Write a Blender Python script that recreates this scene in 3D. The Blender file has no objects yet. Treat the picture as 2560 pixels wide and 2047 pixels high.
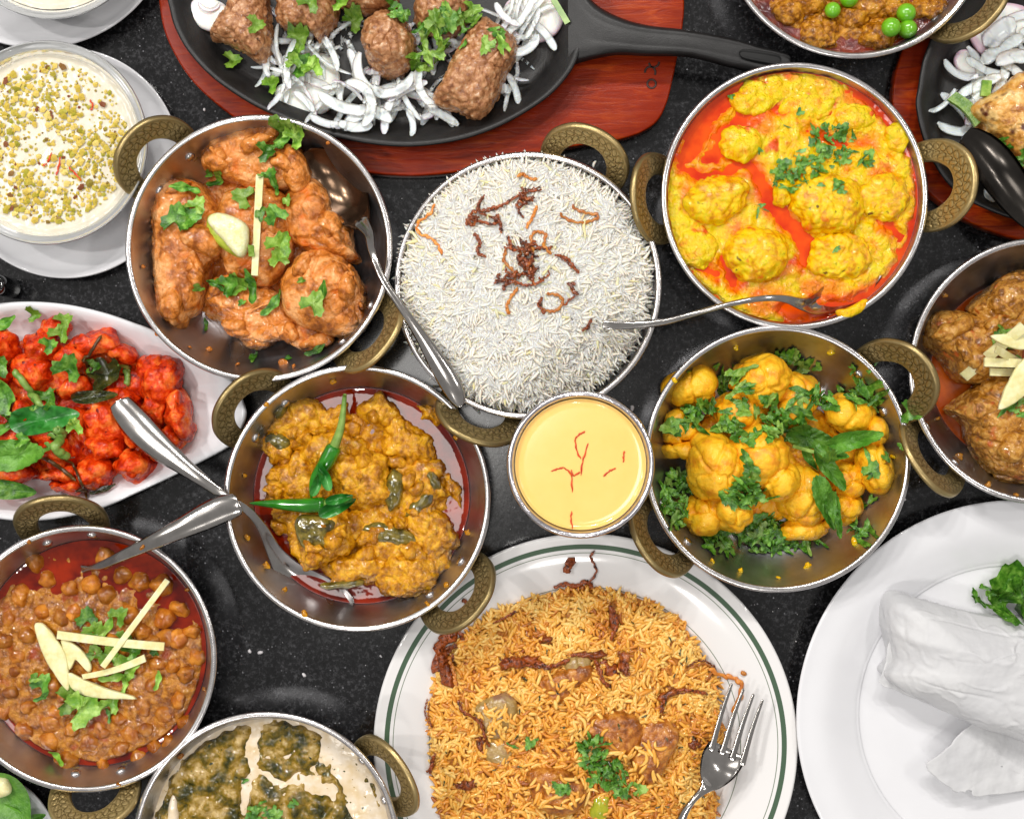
import bpy, math, random
import numpy as np
from mathutils import Vector
R_ = random.Random(7)
rng = np.random.default_rng(11)
scene = bpy.context.scene
COL = scene.collection
pi = math.pi

# ---------------------------------------------------------------- camera, world, lamps, exposure
CAMH = 0.95                     # camera height over the table, metres
KPX = 0.693 / 2156              # tangent per survey unit (the photo measured 2156 units wide)
cam_d = bpy.data.cameras.new('camera'); cam = bpy.data.objects.new('camera', cam_d); COL.objects.link(cam)
cam.location = (0, 0, CAMH); cam_d.sensor_width = 36; cam_d.lens = 36 / 0.693
cam_d.clip_start = 0.05; cam_d.clip_end = 50
scene.camera = cam
world = bpy.data.worlds.new("World"); scene.world = world; world.use_nodes = True
world.node_tree.nodes['Background'].inputs[0].default_value = (1.0, 0.975, 0.95, 1)
world.node_tree.nodes['Background'].inputs[1].default_value = 0.36
scene.view_settings.view_transform = 'Standard'; scene.view_settings.look = 'None'
scene.view_settings.exposure = 0.0; scene.view_settings.gamma = 1.0
scene.cycles.max_bounces = 8; scene.cycles.caustics_reflective = False; scene.cycles.caustics_refractive = False
scene.cycles.sample_clamp_indirect = 4.0
def lamp(name, loc, look, sx, sy, watts, col=(1, .97, .93)):
    d = bpy.data.lights.new(name, 'AREA'); d.shape = 'RECTANGLE'; d.size = sx; d.size_y = sy; d.energy = watts; d.color = col
    o = bpy.data.objects.new(name, d); COL.objects.link(o); o.location = loc
    o.rotation_euler = (Vector(look) - Vector(loc)).to_track_quat('-Z', 'Y').to_euler()
lamp('ceiling_panel', (-0.175, -0.03, 1.75), (-.15, 0, 0), 0.33, 0.50, 4.0)
for k_, x_ in enumerate((-0.55, -0.15, 0.25)): lamp('ceiling_spot_far', (x_, 1.22, 1.65), (0, 0, 0), 0.15, 0.07, 8.0)
for k_, y_ in enumerate((0.15, 0.60)): lamp('ceiling_spot_left', (-1.25, y_, 1.55), (0, 0, 0), 0.06, 0.12, 8.4)
for k_, y_ in enumerate((0.30, 0.70)): lamp('ceiling_spot_right', (1.25, y_, 1.6), (0, 0, 0), 0.06, 0.12, 3.2)
for k_, x_ in enumerate((0.05, 0.50)): lamp('ceiling_spot_near', (x_ - .3, -1.15, 1.65), (0, 0, 0), 0.12, 0.06, 3.8)

# ---------------------------------------------------------------- helpers: measuring, noise, height map
def V(x, y, z=0.0):
    k = KPX * (CAMH - z); return np.array([(x - 1078) * k, (861 - y) * k, z])
def S(n, z=0.03): return n * KPX * (CAMH - z)
def tr(c, pts):                 # survey sheets: nine enlarged sheets of the photo, letters A..I
    o = {'A': (0, 0), 'B': (699, 0), 'C': (1398, 0), 'D': (0, 573), 'E': (699, 573), 'F': (1398, 573), 'G': (0, 1118), 'H': (699, 1118), 'I': (1398, 1118)}[c]
    return [(o[0] + .3517 * p[0], o[1] + .3517 * p[1]) for p in pts]
def _hash(ix, iy, iz, seed):
    h = (ix.astype(np.int64) * 374761393 + iy.astype(np.int64) * 668265263 + iz.astype(np.int64) * 2147483647 + seed * 974711) & 0xffffffff
    h = ((h ^ (h >> 13)) * 1274126177) & 0xffffffff
    h = ((h ^ (h >> 16)) * 2246822519) & 0xffffffff
    return (h ^ (h >> 15)) & 0xffffffff
def vnoise(P, f, seed=0):
    Q = P * f; I = np.floor(Q); F = Q - I; F = F * F * (3 - 2 * F); out = 0
    for dx in (0, 1):
        for dy in (0, 1):
            for dz in (0, 1):
                w = (F[:, 0] if dx else 1 - F[:, 0]) * (F[:, 1] if dy else 1 - F[:, 1]) * (F[:, 2] if dz else 1 - F[:, 2])
                out = out + w * (_hash(I[:, 0] + dx, I[:, 1] + dy, I[:, 2] + dz, seed) / 2147483648.0 - 1)
    return out
def fbm(P, f, o=3, seed=0):
    a, s, t = 1.0, 0, 0
    for i in range(o):
        s = s + a * vnoise(P, f * 2.03 ** i, seed + i * 17); t += a; a *= .5
    return s / t
def worley(P, f, seed=0):
    Q = P * f; I = np.floor(Q); d1 = np.full(len(P), 9.0); d2 = d1.copy()
    for dx in (-1, 0, 1):
        for dy in (-1, 0, 1):
            for dz in (-1, 0, 1):
                cx, cy, cz = I[:, 0] + dx, I[:, 1] + dy, I[:, 2] + dz
                h = _hash(cx, cy, cz, seed)
                px = cx + (h & 1023) / 1023.; py = cy + ((h >> 10) & 1023) / 1023.; pz = cz + ((h >> 20) & 1023) / 1023.
                d = np.sqrt((Q[:, 0] - px) ** 2 + (Q[:, 1] - py) ** 2 + (Q[:, 2] - pz) ** 2)
                d2 = np.minimum(d2, np.maximum(d, d1)); d1 = np.minimum(d1, d)
    return d1, d2
def sstep(a, b, x):
    t = np.clip((x - a) / (b - a), 0, 1); return t * t * (3 - 2 * t)
HC = 0.0005; HX0, HY0, HNX, HNY = -0.5, -0.42, 2000, 1680
HM = np.zeros((HNX, HNY))
def splat(Vt, Q, n=2):
    Vt = np.asarray(Vt, float); Q = np.asarray(Q)
    pts = [Vt]
    if len(Q):
        q = Vt[Q]
        for i in range(n):
            for j in range(n):
                u, v = (i + .5) / n, (j + .5) / n
                if Q.shape[1] == 4: pts.append(q[:, 0] * (1 - u) * (1 - v) + q[:, 1] * u * (1 - v) + q[:, 2] * u * v + q[:, 3] * (1 - u) * v)
                elif u + v <= 1: pts.append(q[:, 0] * (1 - u - v) + q[:, 1] * u + q[:, 2] * v)
    P = np.vstack(pts); ix = ((P[:, 0] - HX0) / HC).astype(int); iy = ((P[:, 1] - HY0) / HC).astype(int)
    ok = (ix >= 0) & (iy >= 0) & (ix < HNX) & (iy < HNY)
    np.maximum.at(HM, (ix[ok], iy[ok]), P[ok, 2])
def top(x, y, w=1):
    x = np.atleast_1d(x); y = np.atleast_1d(y); r = np.zeros(len(x))
    for dx in range(-w, w + 1):
        for dy in range(-w, w + 1):
            ix = np.clip(((x - HX0) / HC).astype(int) + dx, 0, HNX - 1); iy = np.clip(((y - HY0) / HC).astype(int) + dy, 0, HNY - 1)
            r = np.maximum(r, HM[ix, iy])
    return r

# ---------------------------------------------------------------- helpers: objects
def props(o, label=None, cat=None, group=None, kind=None):
    if label: o['label'] = label
    if cat: o['category'] = cat
    if group: o['group'] = group
    if kind: o['kind'] = kind
    return o
def thing(name, loc, label, cat, group=None):
    o = bpy.data.objects.new(name, None); COL.objects.link(o); o.location = loc; o.empty_display_size = .01
    return props(o, label, cat, group)
def mesh(name, Vt, F, mat, attr=None, smooth=True):
    Vt = np.asarray(Vt, dtype=np.float32); m = bpy.data.meshes.new(name)
    if isinstance(F, np.ndarray): groups = [F]
    else:
        groups = [np.array([f for f in F if len(f) == k]) for k in (3, 4)]; groups = [g for g in groups if len(g)]
    nl = sum(g.size for g in groups); nf = sum(len(g) for g in groups)
    m.vertices.add(len(Vt)); m.vertices.foreach_set('co', Vt.ravel())
    m.loops.add(nl); m.polygons.add(nf)
    m.loops.foreach_set('vertex_index', np.concatenate([g.ravel() for g in groups]).astype(np.int32))
    st, o = [], 0
    for g in groups:
        st.append(o + np.arange(len(g)) * g.shape[1]); o += g.size
    m.polygons.foreach_set('loop_start', np.concatenate(st).astype(np.int32))
    m.polygons.foreach_set('use_smooth', np.full(nf, smooth))
    m.update(calc_edges=True); m.validate()
    if attr is not None:
        a = m.attributes.new('tint', 'FLOAT', 'POINT'); a.data.foreach_set('value', np.asarray(attr, dtype=np.float32))
    m.materials.append(mat)
    return m
def obj(name, Vt, F, mat, parent=None, attr=None, label=None, cat=None, group=None, kind=None, smooth=True, sp=2):
    """build from world coordinates; origin at the base centre, or in the parent's frame"""
    Vt = np.asarray(Vt, float)
    if sp: 
        for g in ([F] if isinstance(F, np.ndarray) else [np.array([f for f in F if len(f) == k]) for k in (3, 4)]):
            if len(g): splat(Vt, g, sp)
    if parent is not None: org = np.array(parent.matrix_basis.translation) if parent.parent is None else np.array(parent.matrix_basis.translation) + np.array(parent.parent.matrix_basis.translation)
    else:
        lo, hi = Vt.min(0), Vt.max(0); org = np.array([(lo[0] + hi[0]) / 2, (lo[1] + hi[1]) / 2, lo[2]])
    o = bpy.data.objects.new(name, mesh(name, Vt - org, F, mat, attr, smooth)); COL.objects.link(o)
    if parent is not None: o.parent = parent
    else: o.location = org
    return props(o, label, cat, group, kind)
def grid_faces(nu, nv, wrap_u=False, wrap_v=False):
    """vertex index = i*nv + j"""
    iu = np.arange(nu if wrap_u else nu - 1); jv = np.arange(nv if wrap_v else nv - 1)
    I, J = np.meshgrid(iu, jv, indexing='ij'); I2 = (I + 1) % nu; J2 = (J + 1) % nv
    return np.stack([I * nv + J, I2 * nv + J, I2 * nv + J2, I * nv + J2], -1).reshape(-1, 4)
def vnormals(Vt, Q):
    q = Vt[Q[:, :4]]; n = np.cross(q[:, 2] - q[:, 0], q[:, 3] - q[:, 1]) if Q.shape[1] == 4 else np.cross(q[:, 1] - q[:, 0], q[:, 2] - q[:, 0])
    N = np.zeros_like(Vt)
    for k in range(Q.shape[1]): np.add.at(N, Q[:, k], n)
    return N / (np.linalg.norm(N, axis=1, keepdims=True) + 1e-12)
def lathe(prof, n=96, c=(0, 0, 0)):
    prof = np.array(prof, float); a = np.arange(n) * 2 * pi / n
    X = prof[None, :, 0] * np.cos(a)[:, None]; Y = prof[None, :, 0] * np.sin(a)[:, None]; Z = np.repeat(prof[None, :, 1], n, 0)
    return np.stack([X + c[0], Y + c[1], Z + c[2]], -1).reshape(-1, 3), grid_faces(n, len(prof), wrap_u=True)
def spline(pts, n, closed=False):
    P = np.array(pts, float); N = len(P)
    if closed: idx = lambda i: P[i % N]; segs = N
    else: idx = lambda i: P[min(max(i, 0), N - 1)]; segs = N - 1
    out = []
    ts = np.linspace(0, segs, n, endpoint=not closed)
    for t in ts:
        i = min(int(t), segs - 1); u = t - i
        a, b, c, d = idx(i - 1), idx(i), idx(i + 1), idx(i + 2)
        out.append(.5 * ((2 * b) + (c - a) * u + (2 * a - 5 * b + 4 * c - d) * u * u + (3 * b - a - 3 * c + d) * u ** 3))
    return np.array(out)
def tube(path, rad, n=8, flat=1.0):
    """swept tube along path (k,3) with radii; flat squashes it vertically"""
    P = np.array(path, float); k = len(P); rad = np.broadcast_to(rad, (k,))
    T = np.gradient(P, axis=0); T /= np.linalg.norm(T, axis=1, keepdims=True) + 1e-12
    up = np.array([0, 0, 1.]); Sd = np.cross(T, up); ln = np.linalg.norm(Sd, axis=1, keepdims=True); Sd = np.where(ln > 1e-3, Sd / (ln + 1e-12), np.array([1., 0, 0])); U = np.cross(Sd, T)
    a = np.arange(n) * 2 * pi / n
    W = P[:, None] + rad[:, None, None] * (Sd[:, None] * np.cos(a)[None, :, None] + flat * U[:, None] * np.sin(a)[None, :, None])
    Vt = W.reshape(-1, 3); F = [tuple(f) for f in grid_faces(k, n, wrap_v=True)]
    b = len(Vt); Vt = np.vstack([Vt, P[:1], P[-1:]])
    for j in range(n):
        F.append((b, (j + 1) % n, j)); F.append((b + 1, (k - 1) * n + j, (k - 1) * n + (j + 1) % n))
    return Vt, F
def merge(parts):
    Vs, Fs, o = [], [], 0
    for v, f in parts:
        Vs.append(v); Fs += [tuple(int(i) + o for i in q) for q in f]; o += len(v)
    return np.vstack(Vs), Fs

# ---------------------------------------------------------------- materials
def NT(name):
    m = bpy.data.materials.new(name); m.use_nodes = True; nt = m.node_tree; return m, nt, nt.nodes['Principled BSDF']
def lin(c):
    return tuple((v / 12.92 if v <= .04045 else ((v + .055) / 1.055) ** 2.4) for v in [x / 255. for x in c]) + (1,)
def noise_node(nt, co, scale, detail=3, rough=.55, dist=0):
    n = nt.nodes.new('ShaderNodeTexNoise'); n.inputs['Scale'].default_value = scale; n.inputs['Detail'].default_value = detail
    n.inputs['Roughness'].default_value = rough; n.inputs['Distortion'].default_value = dist; nt.links.new(co, n.inputs['Vector']); return n.outputs['Fac']
def ramp_node(nt, fac, stops):
    r = nt.nodes.new('ShaderNodeValToRGB'); e = r.color_ramp.elements
    while len(e) < len(stops): e.new(.5)
    for i, (p, c) in enumerate(stops): e[i].position = p; e[i].color = c
    nt.links.new(fac, r.inputs[0]); return r.outputs[0]
def mix_col(nt, fac, a, b, mode='MIX'):
    m = nt.nodes.new('ShaderNodeMix'); m.data_type = 'RGBA'; m.blend_type = mode
    for s, v in ((0, fac), (6, a), (7, b)):
        if hasattr(v, 'links') or hasattr(v, 'is_linked'): nt.links.new(v, m.inputs[s])
        else: m.inputs[s].default_value = v
    return m.outputs[2]
def food(name, cols, size=.008, rough=.3, coat=0.0, sss=0.0, bump=(), tint=False, spots=None, metal=0, spec=.5, detail=3, rvar=0.0, gobj=False, stops=None, stain=None, sssr=.003, distort=0.0):
    """cols: sRGB tones mixed by noise of grain `size`; bump: (grain, height) pairs; spots: (grain, threshold, colour)"""
    m, nt, b = NT(name); tc = nt.nodes.new('ShaderNodeTexCoord')
    if gobj:
        oi = nt.nodes.new('ShaderNodeObjectInfo'); va = nt.nodes.new('ShaderNodeVectorMath'); va.operation = 'ADD'
        nt.links.new(tc.outputs['Object'], va.inputs[0]); nt.links.new(oi.outputs['Random'], va.inputs[1]); co = va.outputs[0]
    else: co = tc.outputs['Object']
    n = len(cols); st = stops or [(.36 + .28 * i / max(n - 1, 1)) for i in range(n)]
    if tint:
        at = nt.nodes.new('ShaderNodeAttribute'); at.attribute_name = 'tint'; fac = at.outputs['Fac']; st = [i / max(n - 1, 1) for i in range(n)]
    else: fac = noise_node(nt, co, 1 / size, detail, .6, distort)
    c = ramp_node(nt, fac, [(s, lin(k)) for s, k in zip(st, cols)])
    if spots:
        for g, th, sc in spots:
            f = noise_node(nt, co, 1 / g, 2, .5); f = ramp_node(nt, f, [(th, (0, 0, 0, 1)), (th + (.12 if g > .007 else .05), (1, 1, 1, 1))]); c = mix_col(nt, f, c, lin(sc))
    if stain:
        at2 = nt.nodes.new('ShaderNodeAttribute'); at2.attribute_name = 'tint'; c = mix_col(nt, at2.outputs['Fac'], c, lin(stain))
    if gobj:
        hs = nt.nodes.new('ShaderNodeHueSaturation'); mr = nt.nodes.new('ShaderNodeMapRange'); mr.inputs[3].default_value = .72; mr.inputs[4].default_value = 1.3
        nt.links.new(oi.outputs['Random'], mr.inputs[0]); nt.links.new(mr.outputs[0], hs.inputs['Value']); nt.links.new(c, hs.inputs['Color']); c = hs.outputs[0]
    nt.links.new(c, b.inputs['Base Color'])
    b.inputs['Roughness'].default_value = rough; b.inputs['Metallic'].default_value = metal; b.inputs['Specular IOR Level'].default_value = spec
    if rvar:
        f = noise_node(nt, co, 1 / (size * 1.7), 2); mr = nt.nodes.new('ShaderNodeMapRange'); mr.inputs[1].default_value = .3; mr.inputs[2].default_value = .7
        mr.inputs[3].default_value = max(.02, rough - rvar); mr.inputs[4].default_value = rough + rvar; nt.links.new(f, mr.inputs[0]); nt.links.new(mr.outputs[0], b.inputs['Roughness'])
    b.inputs['Coat Weight'].default_value = coat; b.inputs['Coat Roughness'].default_value = .045
    if sss: b.inputs['Subsurface Weight'].default_value = sss; b.inputs['Subsurface Scale'].default_value = sssr; b.inputs['Subsurface Radius'].default_value = (1, .6, .35)
    prev = None; first = None
    for g, h in bump:
        bn = nt.nodes.new('ShaderNodeBump'); bn.inputs['Strength'].default_value = 1; bn.inputs['Distance'].default_value = h
        nt.links.new(noise_node(nt, co, 1 / g, 2, .5), bn.inputs['Height'])
        if prev is not None: nt.links.new(prev, bn.inputs['Normal'])
        prev = bn.outputs[0]
        if first is None:
            b2 = nt.nodes.new('ShaderNodeBump'); b2.inputs['Strength'].default_value = 1; b2.inputs['Distance'].default_value = h * .45; nt.links.new(noise_node(nt, co, 1 / g, 1, .4), b2.inputs['Height']); first = b2.outputs[0]
            if coat >= .25 and len(bump) > 1 and bump[1][1] >= .0003:
                b3 = nt.nodes.new('ShaderNodeBump'); b3.inputs['Strength'].default_value = 1; b3.inputs['Distance'].default_value = .00030; nt.links.new(noise_node(nt, co, 1 / .0017, 1, .4), b3.inputs['Height']); nt.links.new(first, b3.inputs['Normal']); first = b3.outputs[0]
    if prev is not None:
        nt.links.new(prev, b.inputs['Normal']); nt.links.new(first, b.inputs['Coat Normal'])
    if coat >= .75: b.inputs['Specular IOR Level'].default_value = .15; b.inputs['Roughness'].default_value = max(rough, .45)
    return m
MT = {}
MT['steel'] = food('steel', [(190, 190, 194), (210, 210, 214)], .02, .34, metal=1, bump=[(.02, .0004), (.0012, .00004)], rvar=.08)
MT['steel_rim'] = food('steel_rim', [(196, 192, 192), (216, 212, 210)], .006, .24, metal=1, bump=[(.0015, .00006)])
MT['cutlery'] = food('cutlery', [(166, 162, 158), (182, 178, 174)], .01, .15, metal=1, bump=[(.02, .00012)])
MT['brass'] = food('brass', [(182, 160, 112), (150, 130, 84), (62, 50, 30)], tint=True, rough=.38, metal=.85, bump=[(.0012, .00012)], gobj=True)
MT['iron'] = food('cast_iron', [(20, 19, 19), (31, 30, 30)], .01, .46, bump=[(.0009, .00014)], spec=.45)
MT['china'] = food('white_china', [(217, 217, 220), (221, 221, 224)], .05, .12, coat=.3)
MT['pudding'] = food('pudding', [(210, 202, 182), (219, 212, 195)], .01, .25, sss=.15, bump=[(.006, .0004)])
MT['onion'] = food('onion', [(234, 234, 226), (236, 230, 228), (214, 178, 196), (160, 84, 136)], tint=True, rough=.3, sss=.5, sssr=.006, coat=.1, bump=[(.004, .0002)])
MT['coriander'] = food('coriander', [(46, 92, 18), (78, 130, 34), (120, 164, 64)], .006, .36, bump=[(.0016, .00035)], gobj=True)
MT['coriander_light'] = food('coriander_light', [(88, 132, 34), (118, 156, 50), (150, 182, 86)], .006, .36, bump=[(.0016, .00035)], gobj=True)
MT['mint'] = food('mint', [(70, 124, 30), (106, 158, 56)], .008, .4, bump=[(.0022, .0007), (.0008, .0002)], gobj=True)
MT['painted_reflection_steel'] = food('painted_reflection_steel', [(84, 66, 52), (112, 90, 72)], .01, .22, metal=.9, bump=[(.012, .0003)])  # spoon bowl: dark brown reflection of the pan painted into the base colour
MT['stem'] = food('stem', [(92, 130, 50), (140, 170, 84)], .01, .35)
MT['brown_stem'] = food('fried_stem', [(58, 34, 12), (96, 66, 20)], .01, .3)
MT['dark_leaf'] = food('fried_leaf', [(34, 40, 14), (62, 66, 22), (84, 78, 30)], .008, .22, bump=[(.003, .0006)], coat=.5)
MT['curry_leaf'] = food('curry_leaf', [(20, 84, 22), (44, 124, 40), (90, 160, 84)], .02, .28, bump=[(.004, .0003)])
MT['chilli'] = food('green_chilli', [(26, 96, 10), (44, 132, 18)], .012, .14, coat=.5)
MT['ginger'] = food('ginger', [(214, 204, 140), (232, 226, 178)], .006, .4, sss=.2, bump=[(.0012, .0001)])
MT['fried'] = food('fried_onion', [(92, 34, 8), (148, 70, 22), (60, 20, 8)], .004, .28, bump=[(.0012, .0004)], gobj=True)
MT['fried_light'] = food('fried_onion_light', [(176, 96, 30), (204, 132, 50)], .004, .28, bump=[(.0012, .0004)], gobj=True)
MT['fried_dark'] = food('fried_clump', [(70, 26, 10), (124, 56, 18), (160, 84, 26)], .004, .24, coat=.4, bump=[(.002, .001)], gobj=True)
MT['saffron'] = food('saffron', [(186, 40, 6), (214, 80, 10)], .003, .35)

# ---------------------------------------------------------------- the setting: polished black granite table
m, nt, b = NT('black_granite'); tc = nt.nodes.new('ShaderNodeTexCoord'); co = tc.outputs['Object']
base = ramp_node(nt, noise_node(nt, co, 420, 3, .7), [(.32, (.003, .003, .0035, 1)), (.52, (.011, .011, .012, 1)), (.72, (.06, .06, .064, 1))])
vo = nt.nodes.new('ShaderNodeTexVoronoi'); vo.inputs['Scale'].default_value = 260; nt.links.new(co, vo.inputs['Vector'])
sp = ramp_node(nt, vo.outputs['Distance'], [(.0, (1, 1, 1, 1)), (.17, (0, 0, 0, 1))])
gate = ramp_node(nt, noise_node(nt, co, 90, 2), [(.50, (0, 0, 0, 1)), (.60, (1, 1, 1, 1))])
sp2 = mix_col(nt, 1.0, sp, gate, 'MULTIPLY')
base = mix_col(nt, sp2, base, (.42, .42, .45, 1))
nt.links.new(base, b.inputs['Base Color']); b.inputs['Roughness'].default_value = .2
nt.links.new(ramp_node(nt, noise_node(nt, co, 14, 4), [(.3, (.09,) * 3 + (1,)), (.7, (.20,) * 3 + (1,))]), b.inputs['Roughness'])
bn = nt.nodes.new('ShaderNodeBump'); bn.inputs['Distance'].default_value = .00002; nt.links.new(noise_node(nt, co, 300, 2), bn.inputs['Height']); nt.links.new(bn.outputs[0], b.inputs['Normal'])
MT['granite'] = m
tv = np.array([[-1.1, -.8, 0], [1.1, -.8, 0], [1.1, .8, 0], [-1.1, .8, 0], [-1.1, -.8, -.03], [1.1, -.8, -.03], [1.1, .8, -.03], [-1.1, .8, -.03]])
obj('table_top', tv, [(0, 1, 2, 3), (7, 6, 5, 4), (0, 4, 5, 1), (1, 5, 6, 2), (2, 6, 7, 3), (3, 7, 4, 0)], MT['granite'], kind='structure', smooth=False, sp=0)

# ---------------------------------------------------------------- karahi bowls
BR, BH = .0806, .045
PROF = np.array([(0, .003), (.02, .003), (.044, .0032), (.054, .005), (.0625, .010), (.069, .018), (.0745, .029), (.0788, .0415), (.0798, .0445)])
def wall_r(z): return float(np.interp(z, PROF[:, 1], PROF[:, 0]))
_pf = spline(PROF, 40); _out = _pf[::-1].copy(); _out[:, 0] += .0012; _out[:, 1] -= .0022; _out = _out[_out[:, 1] > .0004]
_outer = np.vstack([[(.0805, .0445)], _out[3:], [(.0, .0006)]])
pv, pf = lathe(np.vstack([_pf, _outer]), 128)
pan_mesh = mesh('pan', pv, pf, MT['steel'])
a = np.linspace(0, 2 * pi, 11)[:-1]; rv, rf = lathe([(BR - .0006 + .0019 * math.cos(t), BH - .0004 + .0013 * math.sin(t)) for t in list(a) + [0]], 160)
rim_mesh = mesh('rim', rv, rf, MT['steel_rim'])
def handle_geo(K_=.84, TA=55):
    oc = spline([(-.006, -.0225), (.008, -.0272), (.022, -.0282), (.036, -.0245), (.0485, -.0145), (.053, 0), (.0485, .0145), (.036, .0245), (.022, .0282), (.008, .0272), (-.006, .0225)], 220)
    ic = spline([(-.006, -.0125), (.005, -.0146), (.014, -.0152), (.0235, -.0132), (.0325, -.0078), (.0355, 0), (.0325, .0078), (.0235, .0132), (.014, .0152), (.005, .0146), (-.006, .0125)], 220)
    oc[:, 0] *= K_; ic[:, 0] *= K_
    nw = 26; w = np.linspace(0, 1, nw); L = np.linspace(0, 1, 220)
    P2 = ic[:, None] * (1 - w)[None, :, None] + oc[:, None] * w[None, :, None]
    u = (w * 2 - 1)[None, :]; s = L[:, None] * 24
    crown = .0021 * np.sqrt(np.clip(1 - np.abs(u) ** 6, 0, 1)) + 0 * s
    inb = np.abs(u) < .62; tint = np.full((220, nw), .15)
    g = np.zeros((220, nw))
    for row, sg in ((-.31, 1), (.31, -1)):
        d = s + .5 * (sg > 0) + sg * (u - row) * .9; fr = d - np.round(d)
        e = (fr / .42) ** 2 + ((u - row) / .27) ** 2
        g = np.maximum(g, np.where(np.abs(u - row) < .31, np.clip(1 - np.abs(e - 1) / .5, 0, 1), 0))
    g = np.where(inb, g, 0); edge = np.clip(1 - np.abs(np.abs(u) - .72) / .07, 0, 1) + 0 * s; g = np.maximum(g, edge * .8)
    z = crown - .00055 * g; tint = .1 + .9 * g + .12 * rng.random((220, nw))
    topv = np.concatenate([P2, z[..., None]], -1); bot = np.concatenate([P2[:, ::-1], (-.0016 + 0 * z)[..., None]], -1)
    allv = np.concatenate([topv, bot], 1); tt = np.concatenate([tint, np.full((220, nw), .5)], 1)
    n2 = nw * 2; F = [tuple(x) for x in grid_faces(220, n2, wrap_v=True)]
    V2 = allv.reshape(-1, 3)
    # bend: legs hug the wall, blade tilts up 55 degrees
    A = math.radians(TA); uu, vv, zz = V2[:, 0], V2[:, 1], V2[:, 2]
    X = .0755 + uu * math.cos(A) - zz * math.sin(A) - 4.0 * vv ** 2 * np.clip(1 - uu / .02, 0, 1); Z = .0265 + uu * math.sin(A) + zz * math.cos(A)
    return np.stack([X, vv, Z], -1), F, np.clip(tt, 0, 1).reshape(-1)
hv, hf, ht = handle_geo()
handle_mesh = mesh('handle', hv, hf, MT['brass'], ht)
_h2 = handle_geo(1.0, 58); handle_long = mesh('handle', _h2[0], _h2[1], MT['brass'], _h2[2])
def rivet_geo():
    v, f = lathe([(.0033, -.0004), (.0032, .0005), (.0024, .0013), (.0012, .0017), (.00001, .0018)], 14); return v, f
_rv, _rf = rivet_geo()
rivet_mesh = mesh('rivet', _rv, _rf, MT['steel_rim'])
def child(name, data, parent, loc=(0, 0, 0), rot=(0, 0, 0)):
    o = bpy.data.objects.new(name, data); COL.objects.link(o); o.parent = parent; o.location = loc; o.rotation_euler = rot; return o
def karahi(cx, cy, handles, label, long_=()):
    c = V(cx, cy, BH); t = thing('karahi_bowl', (c[0], c[1], 0), label, 'bowl', 'steel karahi bowls with brass ring handles')
    child('pan', pan_mesh, t); child('rim', rim_mesh, t)
    for (hx, hy) in handles:
        az = math.atan2(-(hy - cy), hx - cx); h = child('handle', handle_long if (hx, hy) in long_ else handle_mesh, t, rot=(0, 0, az))
        for sg in (-1, 1):
            zz = .029; rr = wall_r(zz) - .0002; da = sg * .19
            child('rivet', rivet_mesh, h, (rr * math.cos(da), rr * math.sin(da), zz), (0, -math.radians(66), da))
    splat(pv + np.array([c[0], c[1], 0]), pf, 3); splat(rv + np.array([c[0], c[1], 0]), rf, 2)
    splat(np.stack([hv[:, 0] * 0, hv[:, 1] * 0, hv[:, 2] * 0], -1), np.array([[0, 0, 0]]), 1)
    return c
BOWLS = {
 'chicken': karahi(545, 522, [(320, 325), (775, 700)], 'steel karahi bowl of orange chicken curry with a lemon wedge'),
 'rice': karahi(1112, 600, [(1240, 318), (1010, 872)], 'steel karahi bowl heaped with plain white rice'),
 'kofta': karahi(1673, 412, [(1360, 415), (2010, 385)], 'steel karahi bowl filled to the rim with yellow kofta curry', [(2010, 385)]),
 'cauli': karahi(1637, 965, [(1900, 790), (1372, 1140)], 'steel karahi bowl holding yellow cauliflower and chopped herbs', [(1900, 790)]),
 'aubergine': karahi(752, 1048, [(520, 850), (965, 1250)], 'steel karahi bowl of mustard-yellow aubergine curry in dark oil'),
 'chickpea': karahi(175, 1386, [(118, 1070), (195, 1690)], 'steel karahi bowl of brown chickpea curry topped with ginger sticks'),
 'green': karahi(560, 1778, [(838, 1622), (284, 1934)], 'steel karahi bowl of creamy green spinach curry at the bottom edge'),
 'keema': karahi(1800, -158, [(2052, 10), (1540, -300)], 'steel karahi bowl of brown minced meat with green peas'),
 'brown': karahi(2195, 780, [(1965, 960), (2425, 600)], 'steel karahi bowl of brown meat curry at the right edge'),
}

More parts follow.
